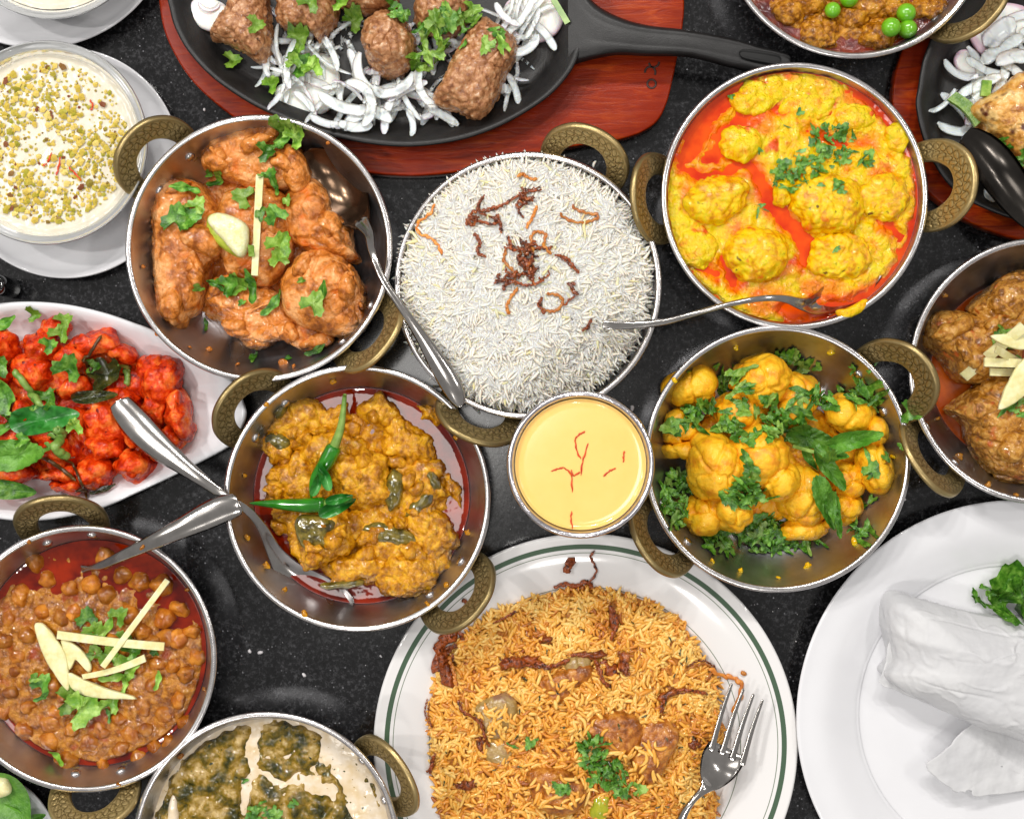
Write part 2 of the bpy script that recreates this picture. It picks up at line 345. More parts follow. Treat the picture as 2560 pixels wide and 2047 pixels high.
# ---------------------------------------------------------------- helpers: food shapes
def lump(name, outline, z0, h, mat, disp, label=None, cat=None, group=None, parent=None, step=.0008, power=1.0, under=.25, wob=0.0, tilt=(0, 0), seed=None, at=None, attr=None):
    """closed lump whose plan is `outline` (survey units, star shaped), from z0 to z0+h; disp(P,N)->metres along the normal"""
    seed = seed if seed is not None else R_.randrange(9999)
    zc = z0 + h * .45; P = np.array([V(x, y, zc)[:2] for x, y in outline]); c = P.mean(0)
    P = spline(P, 400, closed=True)
    d = P - c; ang = np.unwrap(np.arctan2(d[:, 1], d[:, 0])); r = np.hypot(d[:, 0], d[:, 1])
    rad = r.mean(); nt_ = int(np.clip(2 * pi * rad / step, 28, 260)); nr = int(np.clip(rad * 1.7 / step, 10, 90))
    th = np.arange(nt_) * 2 * pi / nt_ - pi
    o = np.argsort(np.mod(ang + pi, 2 * pi)); aa = np.mod(ang + pi, 2 * pi)[o] - pi; R = np.interp(th, aa, r[o], period=2 * pi)
    if wob: R = R * (1 + wob * fbm(np.stack([np.cos(th) * 1.5, np.sin(th) * 1.5, np.full(nt_, seed * .37)], -1), 1., 3, seed))
    phi = np.linspace(0.02, pi / 2 + .75, nr); t = np.sin(phi); zz = np.where(phi < pi / 2, h * np.cos(phi) ** power, h * under * np.cos(phi))
    X = c[0] + R[:, None] * t[None]; X = c[0] + (R * np.cos(th))[:, None] * t; Y = c[1] + (R * np.sin(th))[:, None] * t
    Z = z0 + zz[None] + 0 * X
    Z = Z + (tilt[0] * (X - c[0]) + tilt[1] * (Y - c[1])) * (zz > 0)[None]
    Vt = np.stack([X, Y, Z], -1).reshape(-1, 3); F = grid_faces(nt_, nr, wrap_u=True)
    N = vnormals(Vt, F)
    if N[nr // 3::nr, 2].mean() < 0: N = -N; F = F[:, ::-1]
    Pq = Vt + np.array([0, 0, seed * .013])
    Vt = Vt + N * disp(Pq, N)[:, None]
    cap0 = Vt.reshape(nt_, nr, 3)[:, 0].mean(0); cap1 = Vt.reshape(nt_, nr, 3)[:, -1].mean(0); b = len(Vt); Vt = np.vstack([Vt, cap0, cap1])
    T = []
    for i in range(nt_):
        j = (i + 1) % nt_; T.append((b, i * nr, j * nr)); T.append((b + 1, j * nr + nr - 1, i * nr + nr - 1))
    ob = obj(name, Vt, [tuple(x) for x in F] + T, mat, parent, label=label, cat=cat, group=group, sp=0, attr=attr)
    splat(Vt, F, 2)
    return ob
def ell(cx, cy, rx, ry, rot=0, n=14, wob=.12):
    c, s = math.cos(math.radians(rot)), math.sin(math.radians(rot)); o = []
    for i in range(n):
        t = 2 * pi * i / n; k = 1 + R_.uniform(-wob, wob); x, y = rx * k * math.cos(t), -ry * k * math.sin(t)
        o.append((cx + x * c + y * s, cy - x * s + y * c))
    return o
def d_meat(P, N):
    Q = P + .006 * np.stack([fbm(P, 1 / .018, 2, i) for i in (11, 12, 13)], -1); d1, d2 = worley(Q, 1 / .021, 4); r1 = 1 - np.abs(fbm(Q, 1 / .010, 3, 5))
    return .0052 * fbm(Q, 1 / .030, 2, 3) - .0018 * np.clip(1 - (d2 - d1) / .12, 0, 1) * sstep(-.3, .3, fbm(P, 1 / .03, 1, 77)) + .0015 * (r1 - .8) + .0006 * fbm(P, 1 / .0022, 2, 8)
def d_coarse(P, N):
    Q = P + .004 * np.stack([fbm(P, 1 / .010, 2, i) for i in (1, 2, 3)], -1); d1, _ = worley(Q, 1 / .0055, 4); return .0040 * fbm(Q, 1 / .018, 3, 3) - .0022 * d1 + .0010 * fbm(P, 1 / .0022, 2, 8) + .0010
def d_batter(P, N):
    Q = P + .005 * np.stack([fbm(P, 1 / .011, 2, i) for i in (1, 2, 3)], -1); d1, _ = worley(Q, 1 / .011, 2); e1, _ = worley(Q, 1 / .004, 9); return .0044 * fbm(Q, 1 / .016, 3, 6) + .0034 * (.55 - d1) + .0010 * (.5 - e1) + .0004 * fbm(P, 1 / .0015, 2, 1)
def d_cauli(P, N):
    Q = P + .005 * np.stack([fbm(P, 1 / .014, 2, i) for i in (1, 2, 3)], -1)
    d1, d2 = worley(Q, 1 / .023, 2); e1, e2 = worley(Q, 1 / .0062, 9); k = sstep(-.3, .4, fbm(P, 1 / .02, 1, 31))
    return .0040 * (.5 - d1 ** 1.5) - .0015 * np.clip(1 - (d2 - d1) / .08, 0, 1) + .0013 * k * (.5 - e1) + .0026 * fbm(P, 1 / .022, 2, 4) + .0004 * fbm(P, 1 / .0022, 2, 1)
def d_kofta(P, N):
    Q = P + .003 * np.stack([fbm(P, 1 / .008, 2, i) for i in (1, 2, 3)], -1); d1, _ = worley(Q, 1 / .0052, 2); return .0034 * fbm(Q, 1 / .016, 3, 4) + .0022 * (.5 - d1) + .0004 * fbm(P, 1 / .0018, 2, 1)
def d_kebab(P, N):
    Q = P + .003 * np.stack([fbm(P, 1 / .008, 2, i) for i in (1, 2, 3)], -1); r1 = np.abs(fbm(Q, 1 / .006, 3, 5)); d1, d2 = worley(Q, 1 / .010, 3); return .0026 * fbm(P, 1 / .016, 2, 3) - .0012 * np.clip(1 - (d2 - d1) / .15, 0, 1) - .0018 * r1 + .0006 * fbm(P, 1 / .002, 2, 8) + .0004
def d_smooth(P, N): return .0003 * fbm(P, 1 / .004, 2, 1)
def hfield(name, c, R, zf, mat, label=None, cat=None, parent=None, step=.0008, kind=None, edge=None, attrf=None, kindless=False):
    nr = int(R / step); na = int(2 * pi * R * .75 / step); r = np.sqrt(np.linspace(0, 1, nr)) ** .8 * R; r[0] = 1e-5; th = np.arange(na) * 2 * pi / na
    RR = r[None, :] * (edge(th)[:, None] if edge else 1.0); X = c[0] + RR * np.cos(th)[:, None]; Y = c[1] + RR * np.sin(th)[:, None]
    P = np.stack([X.ravel(), Y.ravel(), 0 * X.ravel()], -1); P[:, 2] = zf(P, (r[None, :] / R + 0 * X).ravel())
    F = grid_faces(na, nr, wrap_u=True)
    o = obj(name, P, F, mat, parent, label=label, cat=cat, kind=kind, sp=2, attr=attrf(P) if attrf else None)
    return o
def cap_sheet(name, c, R, z, mat, label, cat, meniscus=.0012, parent=None, depth=.004, kind=None, group=None):
    """liquid with a level top, a small meniscus at the wall and real thickness"""
    pr = [(1e-5, z)] + [(R * t, z) for t in np.linspace(.08, .93, 12)] + [(R * .955, z + meniscus * .12), (R * .975, z + meniscus * .4), (R * .99, z + meniscus * .8), (R, z + meniscus), (R * .96, z - depth), (1e-5, z - depth)]
    v, f = lathe(pr, 120, (c[0], c[1], 0)); return obj(name, v, f, mat, parent, label=label, cat=cat, kind=kind, group=group, sp=4)
def seg_dist(P, pts, z):
    """distance in metres of P from a survey polyline at height z"""
    q = np.array([V(x, y, z)[:2] for x, y in pts]); best = np.full(len(P), 9.)
    if len(q) == 1: return np.hypot(*(P[:, :2] - q[0]).T)
    for a, b in zip(q[:-1], q[1:]):
        ab = b - a; t = np.clip(((P[:, :2] - a) @ ab) / (ab @ ab), 0, 1); best = np.minimum(best, np.hypot(*(P[:, :2] - a - t[:, None] * ab).T))
    return best
def lay(pts, z0=.0004, stiff=.5, cap=.0025):
    """rest a flexible piece on what lies below: pts (n,3) with z = own height"""
    s = top(pts[:, 0], pts[:, 1]); hi = np.percentile(s, 80); base = stiff * hi + (1 - stiff) * s; base = np.maximum(base, s); base = np.maximum(base, hi - cap)
    out = pts.copy(); out[:, 2] = pts[:, 2] + base + z0; return out
def leaf_shape(kind, n=30):
    th = np.linspace(-pi, pi, n, endpoint=False)
    if kind == 'cori':
        r = (.56 + .44 * np.abs(np.cos(1.5 * th)) ** .9) * (1 + .09 * np.cos(12 * th) + .05 * np.cos(7 * th + 1)); r *= np.where(np.abs(th) > 2.6, .35, 1)
        x, y = r * np.cos(th), r * np.sin(th) * 1.0
    elif kind == 'sliver':
        x = np.cos(th); y = .26 * np.sin(th) * (1 + .3 * np.cos(5 * th)) + .15 * x * x
    elif kind == 'bit':
        r = 1 + .25 * np.cos(3 * th + 1) + .15 * np.cos(5 * th); x, y = r * np.cos(th) * .7, r * np.sin(th) * .5
    elif kind == 'mint':
        q_ = 1 + .05 * (2 * np.abs(np.mod(th * 11 / pi, 1) - .5) - .5); x = np.cos(th) * q_; y = .42 * np.sin(th) * (1 - .35 * np.cos(th)) * q_
    else:   # ovate
        x = np.cos(th); y = .34 * np.sin(th) * (1 - .3 * x)
    return np.stack([x, y], -1)
POOL = []
def leaf(cx, cy, size, rot, kind, mat, name, label, cat, group=None, curl=.25, zfix=None, aspect=1.0, fold=0.25, stem=False, parent=None, sp=1, cap=.0025, pool=False):
    n = 110 if kind == 'mint' else 40 if size > 30 else 26; L = leaf_shape(kind, n); rings = (1., .85, .7, .55, .4, .2) if kind == 'mint' else (1., .72, .42, .18)
    z = .03 if zfix is None else zfix; zt = top(*[np.array([v]) for v in V(cx, cy, .03)[:2]])[0] if zfix is None else zfix
    c = V(cx, cy, zt); s = S(size, zt) / 2 if False else S(size, zt) * .5
    a = math.radians(rot); ca, sa = math.cos(a), math.sin(a); pts = []
    for k in rings:
        q = L * k * s; q = q * np.array([1, aspect]); 
        hz = curl * s * (k ** 2) * (.5 + .5 * np.cos(2 * np.arctan2(q[:, 1], q[:, 0]) + R_.random())) + fold * np.abs(q[:, 1])
        if kind == 'mint': hz = hz + .035 * s * np.sin((q[:, 0] / s * 1.0 - np.abs(q[:, 1]) / s * 1.3) * 17) * (k < 1.01) + .03 * s * np.sin(q[:, 0] / s * 5)
        pts.append(np.stack([c[0] + q[:, 0] * ca - q[:, 1] * sa, c[1] + q[:, 0] * sa + q[:, 1] * ca, hz], -1))
    pts.append(np.array([[c[0], c[1], 0]])); P = np.vstack(pts)
    if zfix is None: P = lay(P, .0002, .3, cap)
    else: P[:, 2] += zfix
    F = []
    for r in range(len(rings) - 1):
        for i in range(n): j = (i + 1) % n; F.append((r * n + i, r * n + j, (r + 1) * n + j, (r + 1) * n + i))
    b = (len(rings) - 1) * n
    for i in range(n): F.append((b + i, b + (i + 1) % n, len(rings) * n))
    if pool:
        POOL.append((P, F)); splat(P, np.array([q for q in F if len(q) == 4]), 1); return None
    return obj(name, P, F, mat, parent, label=label, cat=cat, group=group, sp=sp)
def herbs(patches, dish, mats=('coriander',), group=None, kinds=('cori', 'sliver', 'bit', 'cori'), sz=(14, 34), cap=.003, pool=36):
    for (cx, cy, rx, ry, n) in patches:
        for _ in range(n):
            while True:
                u, v = R_.uniform(-1, 1), R_.uniform(-1, 1)
                if u * u + v * v <= 1: break
            k = R_.choice(kinds); s = R_.uniform(*sz)
            leaf(cx + u * rx, cy + v * ry, s * (1.25 if k == 'sliver' else 1), R_.uniform(0, 360), k, MT[R_.choice(mats)], 'coriander_leaf',
                 {'cori': 'frilly lobed', 'sliver': 'narrow sliver of', 'bit': 'small blunt scrap of'}[k] + ' coriander leaf on the ' + dish, 'herb', 'coriander pieces on the ' + dish, curl=R_.uniform(.0, .22), fold=R_.uniform(.0, .2), aspect=R_.uniform(.45, 1), cap=cap, pool=s < pool)
def stick(p0, p1, w, mat, name, label, cat, group=None, z=(None, None), h=.5, taper=(1, 1), bend=0.0, lift=.0005, parent=None):
    """flat cut stick (ginger, stem) between two survey points, resting on what is below"""
    n = 22; zz = []
    for (x, y), zf in zip((p0, p1), z):
        q = V(x, y, .035); zz.append(top(q[:1], q[1:2], 3)[0] if zf is None else zf)
    a, b = V(*p0, zz[0]), V(*p1, zz[1]); t = np.linspace(0, 1, n)[:, None]; P = a + (b - a) * t; d = (b - a)[:2] / (np.linalg.norm((b - a)[:2]) + 1e-9); nrm = np.array([-d[1], d[0]])
    P[:, :2] += nrm * (bend * np.linalg.norm(b - a) * np.sin(pi * t))
    ww = S(w, .03) * .5 * np.interp(np.linspace(0, 1, n), [0, 1], taper)
    s = top(P[:, 0], P[:, 1], 2); hgt = ww * h; lin_ = P[:, 2]; need = np.max(s - lin_) if z[0] is None else 0
    P[:, 2] = lin_ + max(0, need) * .7 + lift + hgt
    sec = [(-1, -1), (1, -1), (1.05, 0), (1, 1), (-1, 1), (-1.05, 0)]; Vt = []
    for i in range(n):
        for u, v in sec: Vt.append((P[i, 0] + nrm[0] * u * ww[i], P[i, 1] + nrm[1] * u * ww[i], P[i, 2] + v * hgt[i]))
    F = [tuple(x) for x in grid_faces(n, 6, wrap_v=True)] + [(0, 1, 2, 3), (0, 3, 4, 5)] + [tuple((n - 1) * 6 + k for k in q) for q in ((3, 2, 1, 0), (5, 4, 3, 0))]
    return obj(name, np.array(Vt), F, mat, parent, label=label, cat=cat, group=group, smooth=False)
def squiggle(pts, w, mat, name, label, cat, group=None, jag=1.0, flat=.5, lift=.0006, thick=None, n=60, parent=None, wv=.25):
    p = spline(pts, n); ph = R_.random() * 9
    p = p + jag * np.stack([np.sin(np.arange(n) * .9 + ph), np.cos(np.arange(n) * 1.3 + ph)], -1) * w * .18
    z0 = .05; W = np.array([V(x, y, z0) for x, y in p]); s = top(W[:, 0], W[:, 1], 1)
    for _ in range(3):
        W = np.array([V(x, y, float(z)) for (x, y), z in zip(p, s)]); s = top(W[:, 0], W[:, 1], 1)
    k = np.ones(5) / 5; s2 = np.convolve(np.pad(s, 2, mode='edge'), k, 'valid'); s2 = np.maximum(s2, s - .001)
    W[:, 2] = s2 + S(w) * .3 * flat + lift
    rad = S(w) * .5 * (1 + wv * np.sin(np.arange(n) * .7 + ph)) * np.clip(np.minimum(np.arange(n), n - 1 - np.arange(n)) / 4 + .35, 0, 1)
    v, f = tube(W, rad, 7, flat); return obj(name, v, f, mat, parent, label=label, cat=cat, group=group, sp=1)
def cutlery(stations, name, label, cat='spoon', thick=.0016, up=None, parent_thing=True):
    """stations: (x, y, z, width, dish) along the piece; dish>0 hollows it, <0 humps it"""
    st = np.array(stations, float); n = 90; q = spline(st, n); W = np.array([V(a, b, c) for a, b, c in q[:, :3]]); wd = np.array([S(a, c) for a, c in zip(q[:, 3], q[:, 2])]) * .5; dish = q[:, 4] * .001
    T = np.gradient(W, axis=0); T /= np.linalg.norm(T, axis=1, keepdims=True); Sd = np.cross(T, [0, 0, 1.]); Sd /= np.linalg.norm(Sd, axis=1, keepdims=True); U = np.cross(Sd, T)
    m_ = 15; u = np.linspace(-1, 1, m_)
    wd[0] *= .3; wd[-1] *= .3; wd[1] *= .8; wd[-2] *= .8
    edge = np.sqrt(np.clip(1 - u ** 4, 0, 1))
    topp = W[:, None] + Sd[:, None] * (wd[:, None] * u)[..., None] + U[:, None] * ((-dish[:, None] * (1 - u ** 2)) + thick * .5 * edge)[..., None]
    bot = W[:, None] + Sd[:, None] * (wd[:, None] * u[::-1])[..., None] + U[:, None] * ((-dish[:, None] * (1 - u[::-1] ** 2)) - thick * .5 * edge)[..., None]
    A = np.concatenate([topp, bot], 1).reshape(-1, 3); k = 2 * m_; F = [tuple(x) for x in grid_faces(n, k, wrap_v=True)]
    b = len(A); A = np.vstack([A, A[:k].mean(0), A[-k:].mean(0)])
    for j in range(k): F.append((b, (j + 1) % k, j)); F.append((b + 1, (n - 1) * k + j, (n - 1) * k + (j + 1) % k))
    return A, F
def plate_geo(R, rim_z, well, mat, c, foot=None, thick=.003):
    fz = .004
    pr = spline([(1e-5, fz), (well * .5, fz), (well * .93, fz + .0004), (well, fz + .0022), (well * 1.05, fz + .005), (R * .86, rim_z - .0035), (R * .965, rim_z - .0006), (R * .99, rim_z), (R, rim_z - .0008)], 60)
    lo = spline([(R * .99, rim_z - .0024), (R * .86, rim_z - .0035 - thick), (well * 1.05, fz + .001), (well * .98, .0005), (well * .9, .0004), (1e-5, .0008)], 30)
    return lathe(np.vstack([pr, lo]), 160, (c[0], c[1], 0))

# ---------------------------------------------------------------- plates
# bottom centre plate with green rings
pc = V(1233, 1569, .018); PR = S(447, .018)
m, nt, b = NT('ringed_china'); tc = nt.nodes.new('ShaderNodeTexCoord'); ln = nt.nodes.new('ShaderNodeVectorMath'); ln.operation = 'LENGTH'
mx = nt.nodes.new('ShaderNodeVectorMath'); mx.operation = 'MULTIPLY'; mx.inputs[1].default_value = (1, 1, 0); nt.links.new(tc.outputs['Object'], mx.inputs[0]); nt.links.new(mx.outputs[0], ln.inputs[0])
dv = nt.nodes.new('ShaderNodeMath'); dv.operation = 'DIVIDE'; dv.inputs[1].default_value = PR; nt.links.new(ln.outputs['Value'], dv.inputs[0])
W_, G_, G2_ = lin((222, 220, 219)), lin((70, 92, 72)), lin((110, 122, 104))
r = nt.nodes.new('ShaderNodeValToRGB'); r.color_ramp.interpolation = 'CONSTANT'; e = r.color_ramp.elements
st = [(0, W_), (.737, G2_), (.7415, W_), (.9025, G2_), (.9065, W_), (.922, G_), (.946, W_)]
while len(e) < len(st): e.new(.5)
for i, (p_, c_) in enumerate(st): e[i].position = p_; e[i].color = c_
nt.links.new(dv.outputs[0], r.inputs[0]); nt.links.new(r.outputs[0], b.inputs['Base Color']); b.inputs['Roughness'].default_value = .1; b.inputs['Coat Weight'].default_value = .3
MT['ringed'] = m
v, f = plate_geo(PR, .018, S(318), None, pc)
obj('ringed_plate', v, f, MT['ringed'], label='large white plate with dark green rings under the yellow rice', cat='plate', sp=6)
wc = V(2138, 1513, .022)
v, f = plate_geo(S(461, .022), .022, S(322), None, wc)
obj('white_plate', v, f, MT['china'], label='large plain white plate at lower right carrying the paper wrap', cat='plate', sp=6)
sc_ = V(137, 342, .014)
v, f = plate_geo(S(243, .014), .014, S(120), None, sc_)
obj('saucer', v, f, MT['china'], label='white saucer under the bowl of pudding with chopped nuts', cat='plate', group='white saucers', sp=6)
s2 = V(80, -187, .014)
v, f = plate_geo(S(288, .014), .014, S(140), None, s2)
obj('saucer', v, f, MT['china'], label='white saucer in the top left corner, cut by the frame', cat='plate', group='white saucers', sp=6)
c3 = V(-46, 1790, .014)
v, f = plate_geo(S(168, .014), .014, S(90), None, c3)
obj('white_plate', v, f, MT['china'], label='small white plate under green leaves in the bottom left corner', cat='plate', sp=6)

def bowl_lathe(name, c, prof, mat, label, cat, thick=.002, n=120, group=None, sp=4):
    P = np.array(prof, float); T = np.gradient(P, axis=0); N = np.stack([T[:, 1], -T[:, 0]], -1); N /= np.linalg.norm(N, axis=1, keepdims=True)
    O = (P + N * thick)[::-1]; O[:, 0] = np.maximum(O[:, 0], 1e-5); v, f = lathe(np.vstack([P, O]), n, c); return obj(name, v, f, mat, label=label, cat=cat, group=group, sp=sp)
m, nt, b = NT('clear_plastic'); b.inputs['Base Color'].default_value = (.86, .87, .86, 1); b.inputs['Transmission Weight'].default_value = .72; b.inputs['Roughness'].default_value = .12; b.inputs['IOR'].default_value = 1.42
MT['plastic'] = m
dc = V(95, 299, .042); RD = S(212, .042)
bowl_lathe('pudding_bowl', (dc[0], dc[1], 0), spline([(1e-4, .0065), (.03, .0065), (.042, .010), (.0515, .024), (RD - .0052, .038), (RD - .0040, .0400), (RD - .0015, .0405), (RD, .0418)], 40), MT['plastic'], 'clear round bowl of white pudding on a saucer at left', 'bowl', .0014, group='clear pudding bowls')
def pud(P, t): return .0335 + .0006 * fbm(P, 1 / .012, 3, 4) + .0004 * fbm(P, 1 / .003, 2, 2) + .001 * sstep(.93, 1, t)
hfield('white_pudding', dc, RD - .0062, pud, MT['pudding'], 'creamy white pudding inside the clear bowl, under chopped pistachio', 'dessert', step=.0012)
# second bowl in the corner
d2 = V(105, -172, .04); R2 = S(208, .04)
bowl_lathe('pudding_bowl', (d2[0], d2[1], 0), spline([(1e-4, .0065), (.03, .0065), (.042, .010), (.050, .024), (R2 - .005, .036), (R2 - .0015, .0385), (R2, .0395)], 40), MT['plastic'], 'clear round bowl on a saucer in the top left corner', 'bowl', .0014, group='clear pudding bowls')
hfield('white_pudding', d2, R2 - .0062, pud, MT['pudding'], 'plain white pudding inside the bowl in the top left corner', 'dessert', step=.002)

# oval dish
half = [(500, 815), (519, 865), (510, 900), (489, 935), (422, 972), (352, 1007), (281, 1040), (218, 1068), (140, 1088), (60, 1096)]
uph = [(60, 634), (141, 640), (218, 657), (281, 678), (327, 696), (387, 733), (440, 766), (480, 790)]
rt = uph + half; lf = [(120 - x, y) for x, y in (half[:-1][::-1] + uph[1:][::-1])]
ov = spline(rt + lf, 260, closed=True); oc = np.array([60., 865.])
def ovalring(k, kz):
    p = oc + (ov - oc) * k; return np.array([V(x, y, kz) for x, y in p])
rings = [(.0005, .0045), (.4, .0045), (.70, .0052), (.76, .007), (.82, .0115), (.88, .0165), (.93, .0205), (.965, .0222), (.985, .0225), (1.0, .0215), (.99, .019), (.93, .0165), (.85, .010), (.75, .0035), (.70, .0008), (.0005, .0008)]
# the ears at both ends are flat: pull the well in along x
OV = []
for k, z in rings:
    p = ov.copy() - oc
    if k < .965 and z > .001: lim = 400 * (k / .93); kx = np.where(np.abs(p[:, 0]) > 0, np.minimum(1, lim / np.maximum(np.abs(p[:, 0]) * k, 1e-6)), 1); kx = np.where(np.abs(p[:, 0]) * k > lim, kx, 1); p2 = p * k; p2[:, 0] = np.sign(p2[:, 0]) * np.minimum(np.abs(p2[:, 0]), lim + (np.abs(p2[:, 0]) - lim) * .15)
    else: p2 = p * k
    OV.append(np.array([V(x + oc[0], y + oc[1], z) for x, y in p2]))
OV = np.stack(OV, 1); n0 = OV.shape[0]
obj('oval_dish', OV.reshape(-1, 3), grid_faces(n0, len(rings), wrap_u=True)[:, ::-1], MT['china'], label='white oval serving dish under the bright red fried chicken', cat='dish', sp=8)


# ---------------------------------------------------------------- sizzler: wood board, cast-iron pan with handle
m, nt, b = NT('red_wood'); tc = nt.nodes.new('ShaderNodeTexCoord'); mp = nt.nodes.new('ShaderNodeMapping'); mp.inputs['Scale'].default_value = (1, 7, 1); mp.inputs['Rotation'].default_value = (0, 0, -.1); nt.links.new(tc.outputs['Object'], mp.inputs[0])
n1 = noise_node(nt, mp.outputs[0], 38, 5, .6, 1.2); c1 = ramp_node(nt, n1, [(.3, lin((100, 20, 0))), (.5, lin((152, 44, 2))), (.7, lin((186, 76, 10)))])
n2 = noise_node(nt, tc.outputs['Object'], 16, 3); c2 = ramp_node(nt, n2, [(.35, (0, 0, 0, 1)), (.7, (1, 1, 1, 1))]); c1 = mix_col(nt, c2, c1, lin((128, 30, 4)))
nt.links.new(c1, b.inputs['Base Color']); b.inputs['Roughness'].default_value = .34; b.inputs['Specular IOR Level'].default_value = .2
bn = nt.nodes.new('ShaderNodeBump'); bn.inputs['Distance'].default_value = .0003; nt.links.new(n1, bn.inputs['Height']); nt.links.new(bn.outputs[0], b.inputs['Normal'])
MT['wood'] = m
MT['burn'] = food('burnt_mark', [(38, 14, 8), (60, 24, 12)], .004, .6)
def slab(name, outline, z0, z1, mat, parent=None, bev=.0015, n=220, sp=3, **kw):
    """thick plate from a survey outline with rounded edges, filled by rings round its centroid"""
    P = spline([V(x, y, z1)[:2] for x, y in outline], n, closed=True); c = P.mean(0); ks = [(1e-3, z1), (.25, z1), (.5, z1), (.75, z1), (.9, z1)]
    d = P - c; L = np.linalg.norm(d, axis=1, keepdims=True); un = d / L; rows = []
    for k, z in ks: rows.append(np.concatenate([c + d * k * (1 - bev / L), np.full((n, 1), z)], 1))
    for a_ in (0, 30, 60, 90): rows.append(np.concatenate([c + d - un * bev * (1 - math.sin(math.radians(a_))), np.full((n, 1), z1 - bev * (1 - math.cos(math.radians(a_))))], 1))
    rows.append(np.concatenate([P, np.full((n, 1), z0 + bev)], 1)); rows.append(np.concatenate([c + d - un * bev, np.full((n, 1), z0)], 1)); rows.append(np.concatenate([c + d * 1e-3, np.full((n, 1), z0)], 1))
    A = np.stack(rows, 1); ar = np.cross(P, np.roll(P, -1, 0)).sum(); F = grid_faces(n, len(rows), wrap_u=True)
    if ar < 0: F = F[:, ::-1]
    return obj(name, A.reshape(-1, 3), F, mat, parent, sp=sp, **kw)
wo = [(330, -60), (334, 0), (343, 56), (362, 104), (392, 154), (430, 196), (492, 246), (560, 290), (640, 328), (727, 354), (800, 366), (880, 369), (960, 362), (1060, 342), (1160, 317), (1255, 300), (1300, 294), (1350, 278), (1385, 253), (1404, 216), (1417, 165), (1430, 100), (1438, 50), (1441, 0), (1436, -120), (1400, -230), (1300, -290), (1100, -340), (850, -380), (600, -360), (440, -290), (360, -190)]
board = thing('wooden_board', (V(860, 0)[0], V(860, 0)[1], 0), 'red-stained wooden underliner board beneath the kebab sizzler pan', 'board')
slab('board_body', wo, .0005, .012, MT['wood'], board)
# burnt mark near the end of the board: a ring, an arc and a hook
for pts, nm in (([(1372 + 9 * math.cos(t), 176 + 9 * math.sin(t)) for t in np.linspace(0, 2 * pi, 16)], 'burnt_mark'),
                ([(1379 - 10 + 11 * math.cos(t), 152 + 12 * math.sin(t)) for t in np.linspace(pi * .98, 2.15 * pi, 12)], 'burnt_mark'),
                ([(1366, 132), (1371, 140), (1378, 141), (1385, 137), (1388, 130)], 'burnt_mark')):
    W = np.array([V(x, y, .0121) for x, y in spline(pts, 40)]); v, f = tube(W, .0007, 6, .3); obj(nm, v, f, MT['burn'], board, sp=0)
def iron_pan(label, rim_pts, c_xy, cats='pan', zf=.014, zr=.033, thing_=None):
    P = spline([V(x, y, zr)[:2] for x, y in rim_pts], 240, closed=True); c = P.mean(0); d = P - c; L = np.linalg.norm(d, axis=1, keepdims=True); un = d / L
    prof = [(-1, zf + .003), (-.5, zf + .003), (-.0225, zf + .003), (-.0185, zf + .0034), (-.0150, zf + .006), (-.0075, zr - .004), (-.0040, zr - .001), (-.0025, zr), (-.0008, zr), (0, zr - .0012), (-.0012, zr - .0035), (-.008, zr - .011), (-.014, zf + .001), (-.018, zf), (-1, zf)]
    rows = []
    for o_, z in prof:
        rows.append(np.concatenate([(c + d * 1e-3) if o_ == -1 else (c + d * .5 if o_ == -.5 else P + un * o_), np.full((240, 1), z)], 1))
    A = np.stack(rows, 1); F = grid_faces(240, len(rows), wrap_u=True)
    if np.cross(P, np.roll(P, -1, 0)).sum() < 0: F = F[:, ::-1]
    return A.reshape(-1, 3), F, c
rimk = [(350, -30), (357, 20), (369, 60), (397, 109), (450, 165), (528, 218), (598, 251), (668, 278), (758, 299), (850, 308), (940, 300), (1016, 280), (1086, 248), (1152, 205), (1195, 160), (1218, 118), (1232, 60), (1236, 0), (1226, -70), (1190, -150), (1120, -230), (1010, -290), (860, -320), (700, -310), (540, -260), (430, -190), (370, -110)]
pan = thing('sizzler_pan', (V(790, 0)[0], V(790, 0)[1], .0125), 'black cast-iron oval sizzler pan of kebabs and onions, handle to the right', 'pan')
v, f, _ = iron_pan('', rimk, None); obj('pan_body', v, f, MT['iron'], pan, sp=9)
def blade(sts, mat, hole=None, n=70, m_=16, name='handle', parent=None, sp=2):
    """cast handle: stations (x, y, z, half width up, half width down, thickness)"""
    q = spline(sts, n); u = np.linspace(-1, 1, m_); A = []
    for x, y, z, wu, wd, th in q:
        row = []
        for k in u: w = wu if k > 0 else wd; row.append(V(x, y - k * w, z + 0) + np.array([0, 0, th * (1 - abs(k) ** 3) * .5 + (.0012 if .55 < abs(k) < .95 else 0)]))
        for k in u[::-1]: w = wu if k > 0 else wd; row.append(V(x, y - k * w, z) - np.array([0, 0, th * (1 - abs(k) ** 3) * .5]))
        A.append(row)
    A = np.array(A); return A.reshape(-1, 3), grid_faces(n, 2 * m_, wrap_v=True)
v, f = blade([(1196, 20, .028, 110, 120, .006), (1222, 40, .0295, 75, 92, .008), (1252, 62, .031, 56, 62, .009), (1300, 78, .032, 44, 38, .010), (1360, 86, .032, 34, 32, .010), (1450, 93, .032, 30, 28, .010), (1540, 107, .031, 27, 36, .009), (1600, 122, .030, 24, 34, .009), (1640, 129, .030, 22, 26, .008), (1660, 128, .030, 12, 12, .006), (1664, 128, .030, 3, 3, .003)], None)
obj('handle', v, f[:, ::-1], MT['iron'], pan)
MT['slot'] = food('slot_shadow', [(10, 10, 10), (16, 16, 16)], .01, .7)
v, f = blade([(1556, 112, .0350, 1, 1, .0006), (1564, 113, .0352, 10, 10, .001), (1600, 119, .0350, 13, 13, .001), (1636, 125, .0344, 12, 12, .001), (1645, 126, .0340, 1, 1, .0006)], None, n=30)
